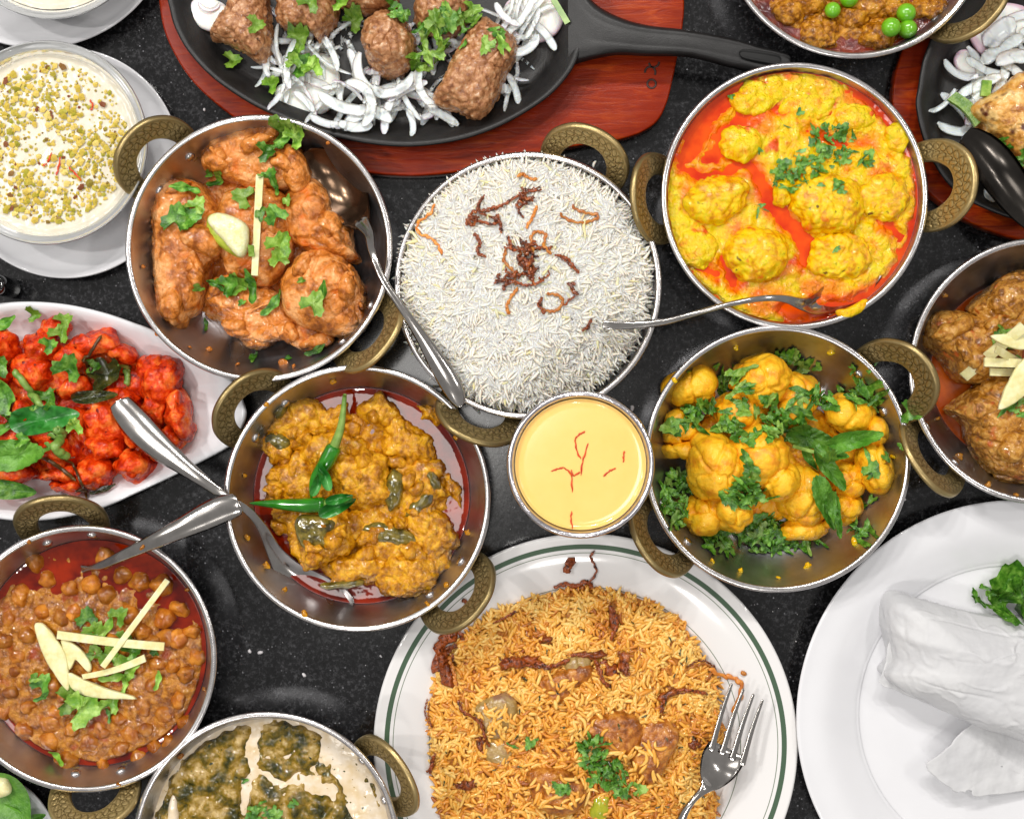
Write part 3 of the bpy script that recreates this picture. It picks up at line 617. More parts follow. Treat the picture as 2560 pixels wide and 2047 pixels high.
obj('hanging_slot', v, f[:, ::-1], MT['slot'], pan, sp=0)
# second sizzler at the right edge
wo2 = [(1886, 300), (1880, 200), (1895, 120), (1935, 30), (2000, -60), (2120, -130), (2300, -130), (2460, -30), (2520, 150), (2480, 350), (2360, 480), (2230, 512), (2130, 500), (2030, 460), (1950, 400), (1905, 350)]
board2 = thing('wooden_board', (V(2150, 200)[0], V(2150, 200)[1], 0), 'red-stained wooden underliner board at the right edge under grilled chicken', 'board')
slab('board_body', wo2, .0005, .012, MT['wood'], board2)
rimk2 = [(1930, 230), (1934, 180), (1948, 112), (1985, 40), (2060, -30), (2170, -70), (2300, -60), (2410, 10), (2460, 130), (2450, 280), (2380, 400), (2270, 460), (2170, 466), (2090, 445), (2010, 400), (1955, 320)]
pan2 = thing('sizzler_pan', (V(2180, 200)[0], V(2180, 200)[1], .0125), 'black cast-iron sizzler pan with grilled chicken and onions at the right edge', 'pan')
v, f, _ = iron_pan('', rimk2, None); obj('pan_body', v, f, MT['iron'], pan2, sp=9)

# ---------------------------------------------------------------- kebab sizzler food
MT['kebab'] = food('kebab', [(128, 78, 44), (168, 114, 72), (194, 144, 102)], .004, .34, coat=.25, bump=[(.0026, .0006), (.0009, .0002)], spots=[(.004, .64, (206, 172, 138)), (.006, .68, (84, 50, 26))], rvar=.12)
def onion_piece(kind, x, y, size, rot, span=1.3, w=16, purple=.0, where='kebab sizzler', z=None, thick=.0009, parent=None, label=None):
    a0 = math.radians(rot); n = 34; t = np.linspace(-span / 2, span / 2, n); m_ = 7; u = np.linspace(-1, 1, m_)
    zt = top(*[np.array([q]) for q in V(x, y, .03)[:2]])[0] if z is None else z
    s = S(1, zt); Rr = size / 2
    cxy = np.array([x, y]); wt = w * .5 * np.clip(1.15 - (np.abs(t) / (span / 2)) ** 4 * .75, .25, 1) if span < 5.8 else np.full(n, w * .5)
    A = []; T = []
    for i in range(n):
        for side in (1, -1):
            for k in (u if side == 1 else u[::-1]):
                rr = Rr + k * wt[i]; px = cxy[0] + rr * math.cos(a0 + t[i]) - (Rr * math.cos(a0) if span < 5.8 else 0); py = cxy[1] - (rr * math.sin(a0 + t[i]) - (Rr * math.sin(a0) if span < 5.8 else 0))
                p = V(px, py, zt); p[2] = (thick * .5 * (1 - k ** 4) * side + thick * .5) + .0008 * math.cos(2.2 * t[i] + x) + .0012 * k * k; A.append(p); T.append(np.clip(purple * (.25 + .75 * sstep(.35, 1., np.array([k]))[0]) + .12 * math.sin(t[i] * 3), 0, 1))
    A = np.array(A); L = A.copy(); L[:, 2] = 0; sfc = lay(L, .0001, .35, .002); A[:, 2] += sfc[:, 2]
    k_ = 2 * m_; F = [tuple(q) for q in grid_faces(n, k_, wrap_v=True)]; b = len(A); A = np.vstack([A, A[:k_].mean(0), A[-k_:].mean(0)]); T += [T[0], T[-1]]
    for j in range(k_): F.append((b, (j + 1) % k_, j)); F.append((b + 1, (n - 1) * k_ + j, (n - 1) * k_ + (j + 1) % k_))
    return obj('onion_slice', A, F, MT['onion'], parent, attr=T, label=label or (('wide ' if w > 24 else 'thin ' if w < 17 else '') + ('long ' if size * span > 230 else 'short ' if size * span < 110 else '') + ('tightly curled ' if span > 1.9 else '') + ('purple-edged ' if purple > .4 else 'white ') + 'onion slice in the ' + where), cat='onion', group='onion slices in the ' + where, sp=2)
def onion_disc(x, y, rx, ry, rot, purple, label, where):
    z = .019; P = ell(x, y, rx, ry, rot, 16, .05); o = lump('onion_slice', P, z, .005, MT['onion'], d_smooth, label, 'onion', 'onion slices in the ' + where, step=.0012, power=.35)
    n = len(o.data.vertices); co = np.zeros(n * 3, np.float32); o.data.vertices.foreach_get('co', co); co = co.reshape(-1, 3); c = co.mean(0); r = np.hypot((co[:, 0]) / max(1e-6, co[:, 0].max()), (co[:, 1]) / max(1e-6, co[:, 1].max()))
    a_ = o.data.attributes.new('tint', 'FLOAT', 'POINT'); a_.data.foreach_set('value', np.clip(purple * sstep(.72, .98, r) + .25 * purple, 0, 1).astype(np.float32)); return o
onion_disc(655, 165, 62, 60, 10, .1, 'broad white onion slice lying left of centre in the kebab sizzler', 'kebab sizzler')
onion_disc(440, 28, 46, 34, -30, .35, 'pale onion disc with a purple ring at the left end of the kebab sizzler', 'kebab sizzler')
onion_disc(1120, 38, 66, 52, 0, .45, 'large lilac-edged onion disc at the right end of the kebab sizzler', 'kebab sizzler')
onion_disc(640, 205, 62, 36, -12, .1, 'wide white onion slice at the lower edge of the kebab pile', 'kebab sizzler')
onion_piece('a', 441, 22, 44, 270, 2.6, 8, 1.0, label='thin purple arc on the pale onion disc at left')
def onions(n, boxes, where, wr=(7, 19)):
    for _ in range(n):
        cx, cy, rx, ry = R_.choice(boxes); a_ = R_.uniform(0, 2 * pi); k = math.sqrt(R_.random()); x, y = cx + rx * k * math.cos(a_), cy + ry * k * math.sin(a_)
        onion_piece('c', x, y, R_.uniform(130, 340), R_.uniform(0, 360), R_.uniform(.45, 1.0), R_.uniform(*wr), R_.choice([.0, .05, .2, .55, .9]), where)
onions(150, [(720, 185, 130, 65), (860, 215, 120, 38), (620, 120, 60, 60), (720, 60, 90, 50), (1060, 130, 60, 70), (900, 80, 80, 50), (1100, 60, 70, 50)], 'kebab sizzler')
for (x, y, sz, rot, sp_, w, pu) in [(608, 130, 240, 170, 1.0, 17, .1), (560, 120, 300, 180, .55, 18, .1), (790, 190, 120, 250, 3.4, 22, .05), (770, 235, 110, 100, 2.2, 26, .1), (885, 190, 130, 200, 1.6, 18, 0), (935, 245, 420, 60, .35, 18, 0), (870, 262, 120, 10, 1.0, 14, 0), (980, 200, 120, 300, 1.5, 18, .1), (1100, 130, 90, 290, 2.2, 20, .1), (1085, 190, 200, 20, .7, 15, 0), (1040, 190, 100, 100, 1.5, 22, .3), (720, 225, 260, 250, .9, 24, .05), (690, 262, 200, 255, .8, 18, .4), (750, 270, 160, 270, .9, 22, .1), (780, 205, 100, 20, 2.6, 22, 0)]:
    onion_piece('c', x, y, sz, rot, sp_, w, pu)
K_ = 'kebab on the onions in the cast-iron pan'
lump('kebab', [(438, 62), (468, 20), (488, -30), (530, -45), (562, -20), (566, 50), (568, 100), (548, 128), (520, 112), (480, 92), (446, 80)], .022, .026, MT['kebab'], d_kebab, 'leftmost brown kebab chunk, wedge shaped, in the cast-iron pan', 'kebab', 'kebabs', power=.6)
lump('kebab', [(578, 0), (590, -40), (650, -60), (702, -30), (708, 30), (690, 62), (668, 88), (650, 66), (610, 62), (584, 36)], .022, .028, MT['kebab'], d_kebab, 'large rough brown kebab chunk, second from the left in the pan', 'kebab', 'kebabs', power=.65)
lump('kebab', ell(816, 88, 58, 70, 10, 16, .05), .022, .032, MT['kebab'], d_kebab, 'round-ended brown kebab standing at the centre of the pan', 'kebab', 'kebabs', power=.7)
lump('kebab', ell(770, -12, 70, 36, 0, 14, .06), .022, .028, MT['kebab'], d_kebab, 'brown kebab cut by the top edge above the centre kebab', 'kebab', 'kebabs', power=.7)
lump('kebab', ell(930, 20, 62, 58, 0, 14, .08), .022, .026, MT['kebab'], d_kebab, 'brown kebab half hidden under coriander near the top edge', 'kebab', 'kebabs', power=.7)
lump('kebab', [(912, 208), (935, 150), (965, 95), (1000, 40), (1025, 30), (1055, 52), (1088, 78), (1086, 120), (1060, 170), (1035, 225), (1005, 246), (960, 232)], .022, .032, MT['kebab'], d_kebab, 'long brown finger kebab slanting at the right of the pile', 'kebab', 'kebabs', power=.55)
for x, y, s_, r in [(538, 52, 42, 0), (630, 84, 52, 30), (634, 136, 62, 20), (620, 132, 40, 90), (662, 148, 48, 80), (490, 128, 42, 10), (572, 180, 40, 40), (652, 8, 50, 60), (745, 48, 48, 40), (716, 10, 40, 0)]:
    leaf(x, y, s_, r, 'cori', MT['coriander_light' if s_ < 55 else 'coriander'], 'coriander_leaf', 'bright green coriander leaf among the onions of the kebab sizzler', 'herb', 'coriander leaves on the kebab sizzler', curl=.5, fold=.4)
herbs([(905, 90, 34, 60, 16), (950, 30, 50, 22, 16), (850, 30, 40, 25, 6), (1040, 90, 28, 26, 5), (990, 70, 20, 40, 3)], 'kebab sizzler', ('coriander_light', 'coriander_light', 'coriander'), sz=(30, 52))
stick((1165, 0), (1195, 50), 12, MT['stem'], 'herb_sprig', 'short green sprig lying on the onion disc at right', 'herb')

# ---------------------------------------------------------------- grilled chicken sizzler at right
W2 = 'sizzler pan at the right edge'
onion_disc(2040, 132, 34, 26, -30, .5, 'lilac onion slice with a purple edge beside the grilled chicken', W2)
onion_disc(2110, 60, 70, 50, 30, .5, 'pale lilac onion slice in the top right corner', W2)
onions(14, [(2070, 150, 50, 40), (2040, 230, 30, 40), (2130, 60, 40, 50)], W2, (10, 24))
for (x, y, sz, rot, sp_, w, pu) in [(2060, 178, 620, 115, .32, 22, 0), (1984, 222, 150, 310, 1.1, 11, 0), (2010, 160, 120, 240, 1.4, 16, .3), (2108, 100, 500, 122, .42, 30, 0), (2056, 200, 300, 185, .35, 22, 0), (2010, 277, 220, 260, .8, 20, 0), (2100, 70, 260, 130, .6, 44, .5), (2130, 120, 160, 100, .9, 30, .3), (2090, 405, 120, 310, .8, 34, .2), (2030, 240, 160, 180, .6, 14, 0), (2130, 405, 120, 320, .7, 22, .1)]:
    onion_piece('c', x, y, sz, rot, sp_, w, pu, W2)
stick((1998, 205), (2056, 262), 24, MT['coriander_light'], 'pepper_strip', 'lime green pepper strip among onions left of the grilled chicken', 'vegetable', bend=.08)
stick((2074, 172), (2070, 205), 20, MT['coriander_light'], 'pepper_strip', 'small green pepper strip just above the grilled chicken tip', 'vegetable')
MT['grilled'] = food('grilled_chicken', [(156, 92, 30), (212, 154, 70), (230, 190, 120)], .009, .3, coat=.3, bump=[(.003, .0010), (.0008, .0002)], spots=[(.010, .60, (84, 36, 16))])
lump('grilled_chicken', [(2054, 226), (2080, 200), (2112, 178), (2156, 148), (2260, 140), (2330, 230), (2300, 360), (2200, 370), (2156, 335), (2120, 308), (2086, 266)], .024, .03, MT['grilled'], d_meat, 'golden grilled chicken piece with charred tip at the right edge', 'chicken', power=.7)
herbs([(2100, 305, 24, 20, 9), (2140, 345, 22, 16, 5)], 'grilled chicken', ('coriander_light', 'coriander'))
v, f = cutlery([(2030, 284, .050, 40, 2), (2048, 298, .050, 66, 5), (2078, 328, .049, 88, 7), (2112, 372, .047, 92, 7), (2152, 430, .047, 76, 5), (2190, 490, .05, 36, 2), (2230, 560, .06, 22, 0), (2330, 740, .09, 26, 0)], '', '')
obj('serving_spoon', v, f, food('dark_steel', [(58, 55, 52), (74, 70, 66)], .02, .2, metal=1, bump=[(.02, .0001)]), label='dark steel serving spoon resting on the sizzler at the right edge', cat='spoon')

# ---------------------------------------------------------------- chicken karahi
MT['chicken'] = food('sauced_chicken', [(142, 74, 16), (206, 124, 48), (234, 168, 106)], .012, .24, coat=0.55, bump=[(.0030, .0013), (.0011, .00045)], spots=[(.014, .58, (206, 100, 8))], rvar=.12, distort=.4, spec=.2)
c = BOWLS['chicken']; CH = 'in the left-centre karahi'
lump('sauce', ell(550, 520, 178, 185, 10, 18, .1), .004, .010, MT['chicken'], d_coarse, 'thick orange-brown sauce under the chicken pieces in the karahi', 'sauce', step=.0012, power=.8)
for pts, z, h, lb in [
  ([(422, 350), (428, 290), (480, 266), (540, 258), (588, 262), (600, 300), (640, 318), (650, 370), (610, 400), (540, 402), (480, 380)], .012, .024, 'top piece of sauced chicken below the upper rim'),
  ([(322, 372), (372, 358), (420, 372), (452, 420), (470, 470), (480, 520), (450, 560), (432, 600), (410, 652), (388, 662), (378, 684), (340, 676), (326, 640), (322, 560), (318, 450)], .010, .026, 'large flat chicken piece at the left of the bowl'),
  ([(600, 405), (655, 372), (692, 402), (704, 440), (736, 470), (748, 520), (762, 548), (720, 560), (670, 540), (612, 510), (592, 450)], .010, .028, 'chicken piece at the right, above the lowest right one'),
  ([(424, 622), (500, 590), (580, 610), (640, 670), (692, 690), (690, 726), (640, 745), (604, 722), (540, 738), (500, 716), (468, 690)], .008, .022, 'chicken piece along the bottom of the bowl'),
  ([(470, 400), (560, 388), (606, 430), (612, 520), (570, 590), (510, 600), (470, 560), (452, 470)], .014, .024, 'chicken piece at the centre beneath the ginger stick'),
  ([(586, 590), (612, 545), (660, 524), (712, 534), (745, 572), (766, 628), (764, 672), (748, 698), (706, 700), (650, 684), (600, 652)], .014, .030, 'smooth rounded chicken piece at the lower right of the bowl'),
  ([(386, 500), (400, 478), (432, 476), (456, 502), (452, 530), (424, 528)], .032, .012, 'small chicken nugget just left of the lemon wedge'),
  ([(600, 300), (640, 322), (652, 380), (622, 408), (592, 370)], .020, .018, 'small chicken piece behind the coriander near the top')]:
    lump('chicken_piece', pts, z, h, MT['chicken'], d_meat, lb, 'chicken', 'chicken pieces ' + CH, power=.45)
for x_, y_, a_, b_, r_ in [(470, 600, 40, 18, 30), (560, 470, 24, 40, 0), (640, 560, 20, 34, -20), (410, 560, 22, 44, 10), (540, 300, 44, 16, 20), (600, 345, 34, 16, -30), (460, 330, 20, 26, 0), (700, 480, 18, 34, 30), (665, 715, 34, 16, 10), (500, 690, 34, 20, -20), (360, 640, 16, 34, 0), (370, 400, 34, 14, 10), (560, 640, 30, 18, 0), (730, 600, 14, 30, -10), (610, 700, 26, 22, 0)]:
    q = V(x_, y_, .035); zt = top(q[:1], q[1:2], 3)[0]
    lump('chicken_shred', ell(x_, y_, a_, b_, r_, 11, .25), zt - .005, .0085, MT['chicken'], d_meat, 'torn shred of sauced chicken in the left-centre karahi', 'chicken', 'torn chicken shreds in the left-centre karahi', power=.6)
squiggle([(588, 648), (560, 640), (520, 660)], 4, MT['fried_light'], 'bone_edge', 'pale bone edge showing on the chicken at the bowl centre', 'bone', n=30)
squiggle([(700, 545), (730, 560), (750, 590), (760, 625)], 4, MT['fried_light'], 'bone_edge', 'curved pale bone edge on the rounded chicken piece at lower right', 'bone', n=30)
MT['lemon'] = food('lemon_rind', [(150, 170, 40), (186, 196, 70)], .004, .3, bump=[(.0012, .0002)]); MT['lemon_flesh'] = food('lemon_flesh', [(214, 212, 150), (228, 226, 190)], .003, .2, sss=.3, bump=[(.0015, .0004)])
lem = thing('lemon_wedge', tuple(V(475, 492, .036)), 'pale lemon wedge with a green rind on the chicken curry', 'lemon')
lump('rind', [(434, 470), (440, 452), (462, 448), (500, 462), (518, 480), (520, 520), (508, 540), (490, 536), (456, 514), (438, 496)], .034, .011, MT['lemon'], d_smooth, parent=lem, power=.5)
lump('flesh', [(437, 462), (446, 450), (466, 447), (500, 458), (520, 474), (523, 500), (519, 526), (508, 540), (494, 534), (470, 506), (446, 480)], .0415, .0085, MT['lemon_flesh'], d_smooth, parent=lem, power=.4)
stick((552, 372), (541, 582), 17, MT['ginger'], 'ginger_stick', 'single long pale ginger stick standing on the chicken curry', 'ginger', h=.55, taper=(.9, .8))
stick((529, 516), (531, 540), 12, MT['coriander_light'], 'stem_piece', 'short bright green stem piece beside the lemon wedge', 'herb')
for x, y, s_, r, k in [(600, 285, 62, 10, 'cori'), (625, 296, 50, 40, 'cori'), (585, 305, 60, 20, 'sliver'), (560, 322, 44, 0, 'cori'), (392, 395, 66, 170, 'sliver'), (460, 385, 48, 20, 'sliver'), (372, 462, 70, 80, 'cori'), (398, 455, 55, 20, 'cori'), (415, 432, 44, 60, 'cori'), (568, 372, 40, 60, 'cori'), (580, 392, 40, 110, 'sliver'), (516, 415, 56, 160, 'cori'), (548, 450, 40, 70, 'bit'), (605, 422, 34, 80, 'bit'), (580, 452, 52, 120, 'cori'), (590, 515, 60, 60, 'cori'), (588, 545, 44, 100, 'cori'), (535, 604, 74, 100, 'sliver'), (575, 640, 70, 50, 'sliver'), (500, 600, 50, 0, 'cori'), (455, 598, 46, 150, 'sliver'), (480, 600, 50, 30, 'cori'), (678, 622, 66, 70, 'sliver'), (662, 640, 60, 60, 'cori'), (665, 738, 50, 25, 'sliver'), (436, 682, 30, 100, 'sliver'), (534, 750, 30, 60, 'bit'), (606, 752, 20, 0, 'bit'), (418, 606, 30, 0, 'bit'), (510, 636, 24, 20, 'bit'), (635, 590, 24, 0, 'bit'), (445, 370, 24, 0, 'bit')]:
    leaf(x, y, s_, r, k, MT[R_.choice(['coriander', 'coriander', 'coriander_light'])], 'coriander_leaf', 'torn coriander leaf on the orange chicken curry', 'herb', 'coriander on the chicken curry', curl=R_.uniform(.1, .5), fold=R_.uniform(.1, .5), cap=.004)

# ---------------------------------------------------------------- rice
def grains(name, xs, ys, zs, L, Wd, mat, tints, parent=None, label=None, cat=None, kind=None, pitch=.35, seed=3, one=False):
    g = np.random.default_rng(seed); n = len(xs); fl = fbm(np.stack([xs, ys, 0 * xs], -1), 1 / .018, 2, seed) * 2.6 * pi; t = np.array([-1, -.82, -.45, 0, .45, .82, 1]); rad = np.array([.0, .6, .95, 1, .95, .6, .0]); m_ = 6
    ang = np.arange(m_) * 2 * pi / m_; yaw = fl + g.normal(0, .75, n) + seed; pt = g.normal(0, pitch, n); Ln = L * g.uniform(.5, 1.15, n) / 2; Wn = Wd * g.uniform(.8, 1.2, n) / 2; bd = g.normal(0, .26, n)
    lx = t[None, :, None] * Ln[:, None, None] + 0 * ang; ly = rad[None, :, None] * Wn[:, None, None] * np.cos(ang) + (bd * Ln)[:, None, None] * (t ** 2)[None, :, None]; lz = rad[None, :, None] * Wn[:, None, None] * .85 * np.sin(ang)
    cp, sp_ = np.cos(pt)[:, None, None], np.sin(pt)[:, None, None]; X = lx * cp - lz * sp_; Z = lx * sp_ + lz * cp
    cy_, sy_ = np.cos(yaw)[:, None, None], np.sin(yaw)[:, None, None]; GX = X * cy_ - ly * sy_ + xs[:, None, None]; GY = X * sy_ + ly * cy_ + ys[:, None, None]; GZ = Z + zs[:, None, None]
    Vt = np.stack([GX, GY, GZ], -1).reshape(-1, 3); base = grid_faces(7, m_, wrap_v=True); F = (base[None] + (np.arange(n) * 7 * m_)[:, None, None]).reshape(-1, 4)
    tt = np.repeat(np.asarray(tints), 7 * m_); o = obj(name, Vt, F, mat, parent, attr=tt, label=label, cat=cat, kind=kind, sp=0); splat(Vt, F[:0], 1); return o
MT['rice'] = food('rice', [(236, 227, 214), (228, 216, 200), (226, 212, 160), (196, 170, 128)], tint=True, rough=.45, sss=.5, sssr=.003, coat=.0)
MT['rice_under'] = food('rice_body', [(206, 198, 180), (228, 222, 206)], .003, .5, bump=[(.002, .001)])
rc = V(1108, 596, .047); RR_ = S(268, .047)
def ricez(P, t=None):
    r = np.hypot(P[:, 0] - rc[0], P[:, 1] - rc[1]) / RR_; sh = sstep(.35, 1.0, (P[:, 0] - rc[0]) / RR_ * .6 - (P[:, 1] - rc[1]) / RR_ * .55)
    return .044 + .014 * (1 - r ** 2) - .012 * sh * r + .0034 * fbm(P * [1, 1, 0], 1 / .015, 3, 9) - .014 * sstep(.90, 1.04, r)
rice = thing('white_rice', (rc[0], rc[1], .03), 'mound of long white rice grains heaped in the centre karahi', 'rice'); 
hfield('rice_body', rc, RR_ * .96, lambda P, t: ricez(P) - .002 - .012 * sstep(.93, 1, t), MT['rice_under'], parent=rice, step=.002)
def disc_pts(n, c, R, seed, keep=None):
    g = np.random.default_rng(seed); a = g.uniform(0, 2 * pi, n); r = np.sqrt(g.uniform(0, 1, n)) * R; x, y = c[0] + r * np.cos(a), c[1] + r * np.sin(a)
    return x, y, g
x, y, g = disc_pts(9000, rc, RR_ * .985, 5); P = np.stack([x, y, 0 * x], -1); z = ricez(P) + g.uniform(-.0008, .0013, len(x))
tn = np.clip(g.uniform(0, .35, len(x)) + (g.random(len(x)) < .07) * .35 + (g.random(len(x)) < .04) * .3, 0, 1)
grains('rice_grains', x, y, z, .0150, .0020, MT['rice'], tn, parent=rice, kind='stuff', pitch=.08)
def loose(pts, zs, L, Wd, mat, tint, label, group, name='rice_grain', cat='rice'):
    for i, (px, py) in enumerate(pts):
        q = V(px, py, .002 if zs is None else zs); zt = top(q[:1], q[1:2], 1)[0] if zs is None else zs; q = V(px, py, zt)
        o = grains(name, q[:1], q[1:2], np.array([zt + Wd * .5]), L, Wd, mat, [tint], label=label, cat=cat, pitch=.05, seed=int(px)); props(o, group=group)
for px, py, col, pts in [
   (0, 0, 'fried', [(1140, 400), (1105, 405), (1060, 430), (1040, 436), (1010, 445)]), (0, 0, 'fried', [(1015, 415), (1005, 440), (1020, 452)]), (0, 0, 'fried', [(985, 455), (1010, 465), (1045, 470), (1050, 450)]),
   (0, 0, 'fried', [(1030, 455), (1052, 466), (1056, 486)]), (0, 0, 'fried_light', [(1130, 435), (1122, 455), (1108, 480)]), (0, 0, 'fried_light', [(915, 430), (905, 450), (880, 470), (882, 490), (905, 500), (922, 515), (930, 535)]),
   (0, 0, 'fried_light', [(1178, 448), (1195, 462), (1225, 468), (1252, 462), (1258, 452), (1235, 448), (1212, 440), (1206, 430)]), (0, 0, 'fried', [(1000, 490), (1012, 510), (1005, 530), (1018, 540)]),
   (0, 0, 'fried', [(1060, 520), (1100, 525), (1140, 520), (1160, 524)]), (0, 0, 'fried_light', [(1122, 530), (1118, 500), (1128, 488), (1148, 492), (1146, 515), (1160, 535)]), (0, 0, 'fried', [(1170, 536), (1192, 542), (1208, 560), (1218, 575)]),
   (0, 0, 'fried_light', [(1065, 525), (1062, 550), (1080, 570), (1085, 600)]), (0, 0, 'fried', [(1040, 595), (1075, 590), (1110, 600), (1145, 590)]), (0, 0, 'fried_light', [(1090, 605), (1068, 640), (1072, 660)]),
   (0, 0, 'fried_light', [(1150, 618), (1178, 622), (1184, 640), (1165, 655), (1140, 650)]), (0, 0, 'fried', [(1140, 625), (1138, 645), (1146, 660)]), (0, 0, 'fried', [(1245, 672), (1238, 685), (1226, 696)]), (0, 0, 'fried_light', [(1090, 372), (1100, 366), (1112, 374), (1130, 378)])]:
    if col == 'fried': squiggle([(a + R_.uniform(-6, 6), b + R_.uniform(-6, 6)) for a, b in pts], 3.6, MT['fried_dark'], 'fried_onion', 'wispy second strand of dark fried onion on the white rice', 'fried onion', 'dark wisps of fried onion on the white rice', jag=2.2)
    squiggle(pts, 5 if col == 'fried' else 6, MT[col], 'fried_onion', 'thin curled strand of browned onion on the white rice', 'fried onion', 'fried onion strands on the white rice', jag=1.2)
for x_, y_, a_, b_, r_, lb in [(1110, 420, 30, 17, 15, 'upper right'), (1100, 540, 36, 28, -20, 'central'), (1075, 590, 32, 16, 10, 'lower left'), (1125, 580, 22, 18, 30, 'lower right'), (1120, 562, 14, 20, 0, 'middle right'), (1000, 462, 15, 9, 0, 'left'), (1218, 618, 13, 17, 0, 'lone light brown')]:
    q = V(x_, y_, .055); zt = top(q[:1], q[1:2], 2)[0]
    cl = thing('fried_onion_clump', tuple(V(x_, y_, zt)), lb + ' clump of dark fried onion on the white rice', 'fried onion', 'fried onion clumps')
    for _ in range(max(3, int(a_ * b_ / 90))):
        u0, v0, r0 = x_ + R_.uniform(-.6, .6) * a_, y_ + R_.uniform(-.6, .6) * b_, R_.uniform(0, 2 * pi); q_ = [(u0, v0)]
        for _k in range(4): r0 += R_.uniform(-1.4, 1.4); u0 += 9 * math.cos(r0); v0 += 9 * math.sin(r0); q_.append((u0, v0))
        squiggle(q_, R_.uniform(4, 7), MT[R_.choice(['fried_dark', 'fried_dark', 'fried'])], 'onion_shred', None, None, parent=cl, n=30, jag=1.6, flat=.6)
loose([(918, 812), (935, 804), (1005, 862), (1250, 345)], None, .010, .0018, MT['rice'], .1, 'stray white rice grain clinging at the edge of the rice bowl', 'stray rice grains at the rice bowl edge')

# ---------------------------------------------------------------- kofta karahi
MT['oil_red'] = food('red_oil', [(190, 40, 0), (222, 78, 2)], .02, .06, coat=.2, bump=[(.01, .0005)])
MT['yellow'] = food('yellow_gravy', [(220, 120, 0), (230, 178, 0), (222, 194, 4)], .012, .2, coat=0.6, bump=[(.0036, .0016), (.0012, .0007)], spots=[(.012, .60, (212, 76, 0))], stops=[.30, .42, .55], rvar=.08, spec=.2, stain=(222, 84, 0))
MT['kofta'] = food('kofta', [(204, 136, 0), (230, 180, 4), (220, 194, 16)], .006, .26, coat=0.5, bump=[(.0026, .0008), (.0009, .0003)], spots=[(.006, .67, (110, 66, 4)), (.009, .62, (214, 92, 0))], rvar=.1, spec=.2)
c = V(1673, 412, .037); kc = (BOWLS['kofta'][0], BOWLS['kofta'][1]); RK = wall_r(.037) + .0004
cap_sheet('red_oil', kc, RK, .0368, MT['oil_red'], 'layer of red oil round the edge of the yellow kofta curry', 'oil', .001)
OIL = [([(1566, 175), (1515, 215), (1470, 275), (1446, 330)], 20), ([(1575, 235), (1535, 285), (1500, 325)], 20), ([(1440, 350), (1480, 378), (1530, 372), (1560, 340)], 12), ([(1545, 325), (1592, 368), (1628, 425), (1645, 460)], 13), ([(1640, 455), (1690, 495), (1698, 545)], 12),
       ([(1820, 200), (1872, 250), (1908, 320)], 5), ([(1922, 345), (1934, 400), (1935, 470)], 4), ([(1925, 480), (1902, 560), (1860, 606), (1780, 648), (1690, 656), (1655, 650)], 13), ([(1530, 545), (1545, 600)], 7), ([(1700, 270), (1760, 300), (1830, 300)], 4), ([(1625, 210), (1645, 225)], 8), ([(1470, 560), (1510, 580)], 6), ([(1870, 470), (1890, 500)], 7), ([(1840, 420), (1850, 470)], 4)]
def kofta_stain(P):
    Q = P + .005 * np.stack([fbm(P * [1, 1, 0], 1 / .012, 3, 3), fbm(P * [1, 1, 0], 1 / .012, 3, 7), 0 * P[:, 0]], -1); m_ = np.full(len(P), 9.)
    for pts, w in OIL: m_ = np.minimum(m_, (seg_dist(Q, pts, .037) - S(w, .037)))
    return np.clip(sstep(.0065, .0, m_) * (.75 + .5 * fbm(P * [1, 1, 0], 1 / .006, 2, 5)) + .7 * sstep(.12, .5, fbm(P * [1, 1, 0], 1 / .022, 3, 15)), 0, 1)
def koftaz(P, t):
    Q = P + .003 * np.stack([fbm(P, 1 / .009, 3, 3), fbm(P, 1 / .009, 3, 7), 0 * P[:, 0]], -1); m_ = np.full(len(P), 9.)
    for pts, w in OIL: m_ = np.minimum(m_, (seg_dist(Q, pts, .037) - S(w, .037)))
    d1, _ = worley(P * [1, 1, 0], 1 / .0075, 3)
    return .0355 + .0036 * sstep(-.0030, .0048, m_) + .0028 * (.5 - d1) * sstep(0, .003, m_) + .0020 * fbm(P, 1 / .018, 2, 5) + .0012 * fbm(P, 1 / .0035, 2, 5) - .0006 * sstep(.975, 1, t)
hfield('yellow_gravy', kc, RK - .0008, koftaz, MT['yellow'], 'lumpy yellow gravy filling the kofta karahi', 'gravy', step=.0006, attrf=kofta_stain)
for x_, y_, a_, b_, r_, h_, lb in [(1508, 418, 70, 50, 20, .012, 'left'), (1597, 530, 68, 62, 0, .014, 'lowest'), (1743, 425, 82, 66, -8, .015, 'largest, under the herbs'), (1768, 538, 72, 54, 10, .011, 'lower right'), (1862, 415, 56, 52, 0, .009, 'right'), (1560, 300, 44, 40, 0, .006, 'upper left'), (1468, 518, 42, 50, 0, .006, 'far left'), (1890, 288, 30, 30, 0, .006, 'small upper right'), (1700, 225, 60, 36, 0, .005, 'upper middle'), (1800, 250, 45, 30, 0, .005, 'upper right'), (1650, 395, 24, 40, 0, .008, 'narrow central'), (1600, 200, 60, 36, 20, .005, 'topmost')]:
    lump('kofta', ell(x_, y_, a_, b_, r_, 16, .07), .0375, h_, MT['kofta'] if h_ > .008 else MT['yellow'], d_kofta, lb + ' kofta dumpling in the yellow curry', 'dumpling', 'kofta dumplings', step=.0007, power=.75)
herbs([(1755, 295, 50, 40, 34), (1735, 330, 60, 24, 18), (1680, 355, 50, 22, 26), (1665, 380, 40, 25, 16), (1830, 330, 20, 16, 4), (1745, 395, 30, 14, 5)], 'kofta curry', ('coriander',), sz=(14, 30))
herbs([(1600, 440, 14, 14, 4), (1545, 205, 6, 6, 1), (1600, 320, 3, 3, 1), (1685, 235, 4, 4, 1), (1655, 265, 4, 8, 1), (1770, 530, 40, 20, 2)], 'kofta curry', ('coriander',), sz=(12, 22))
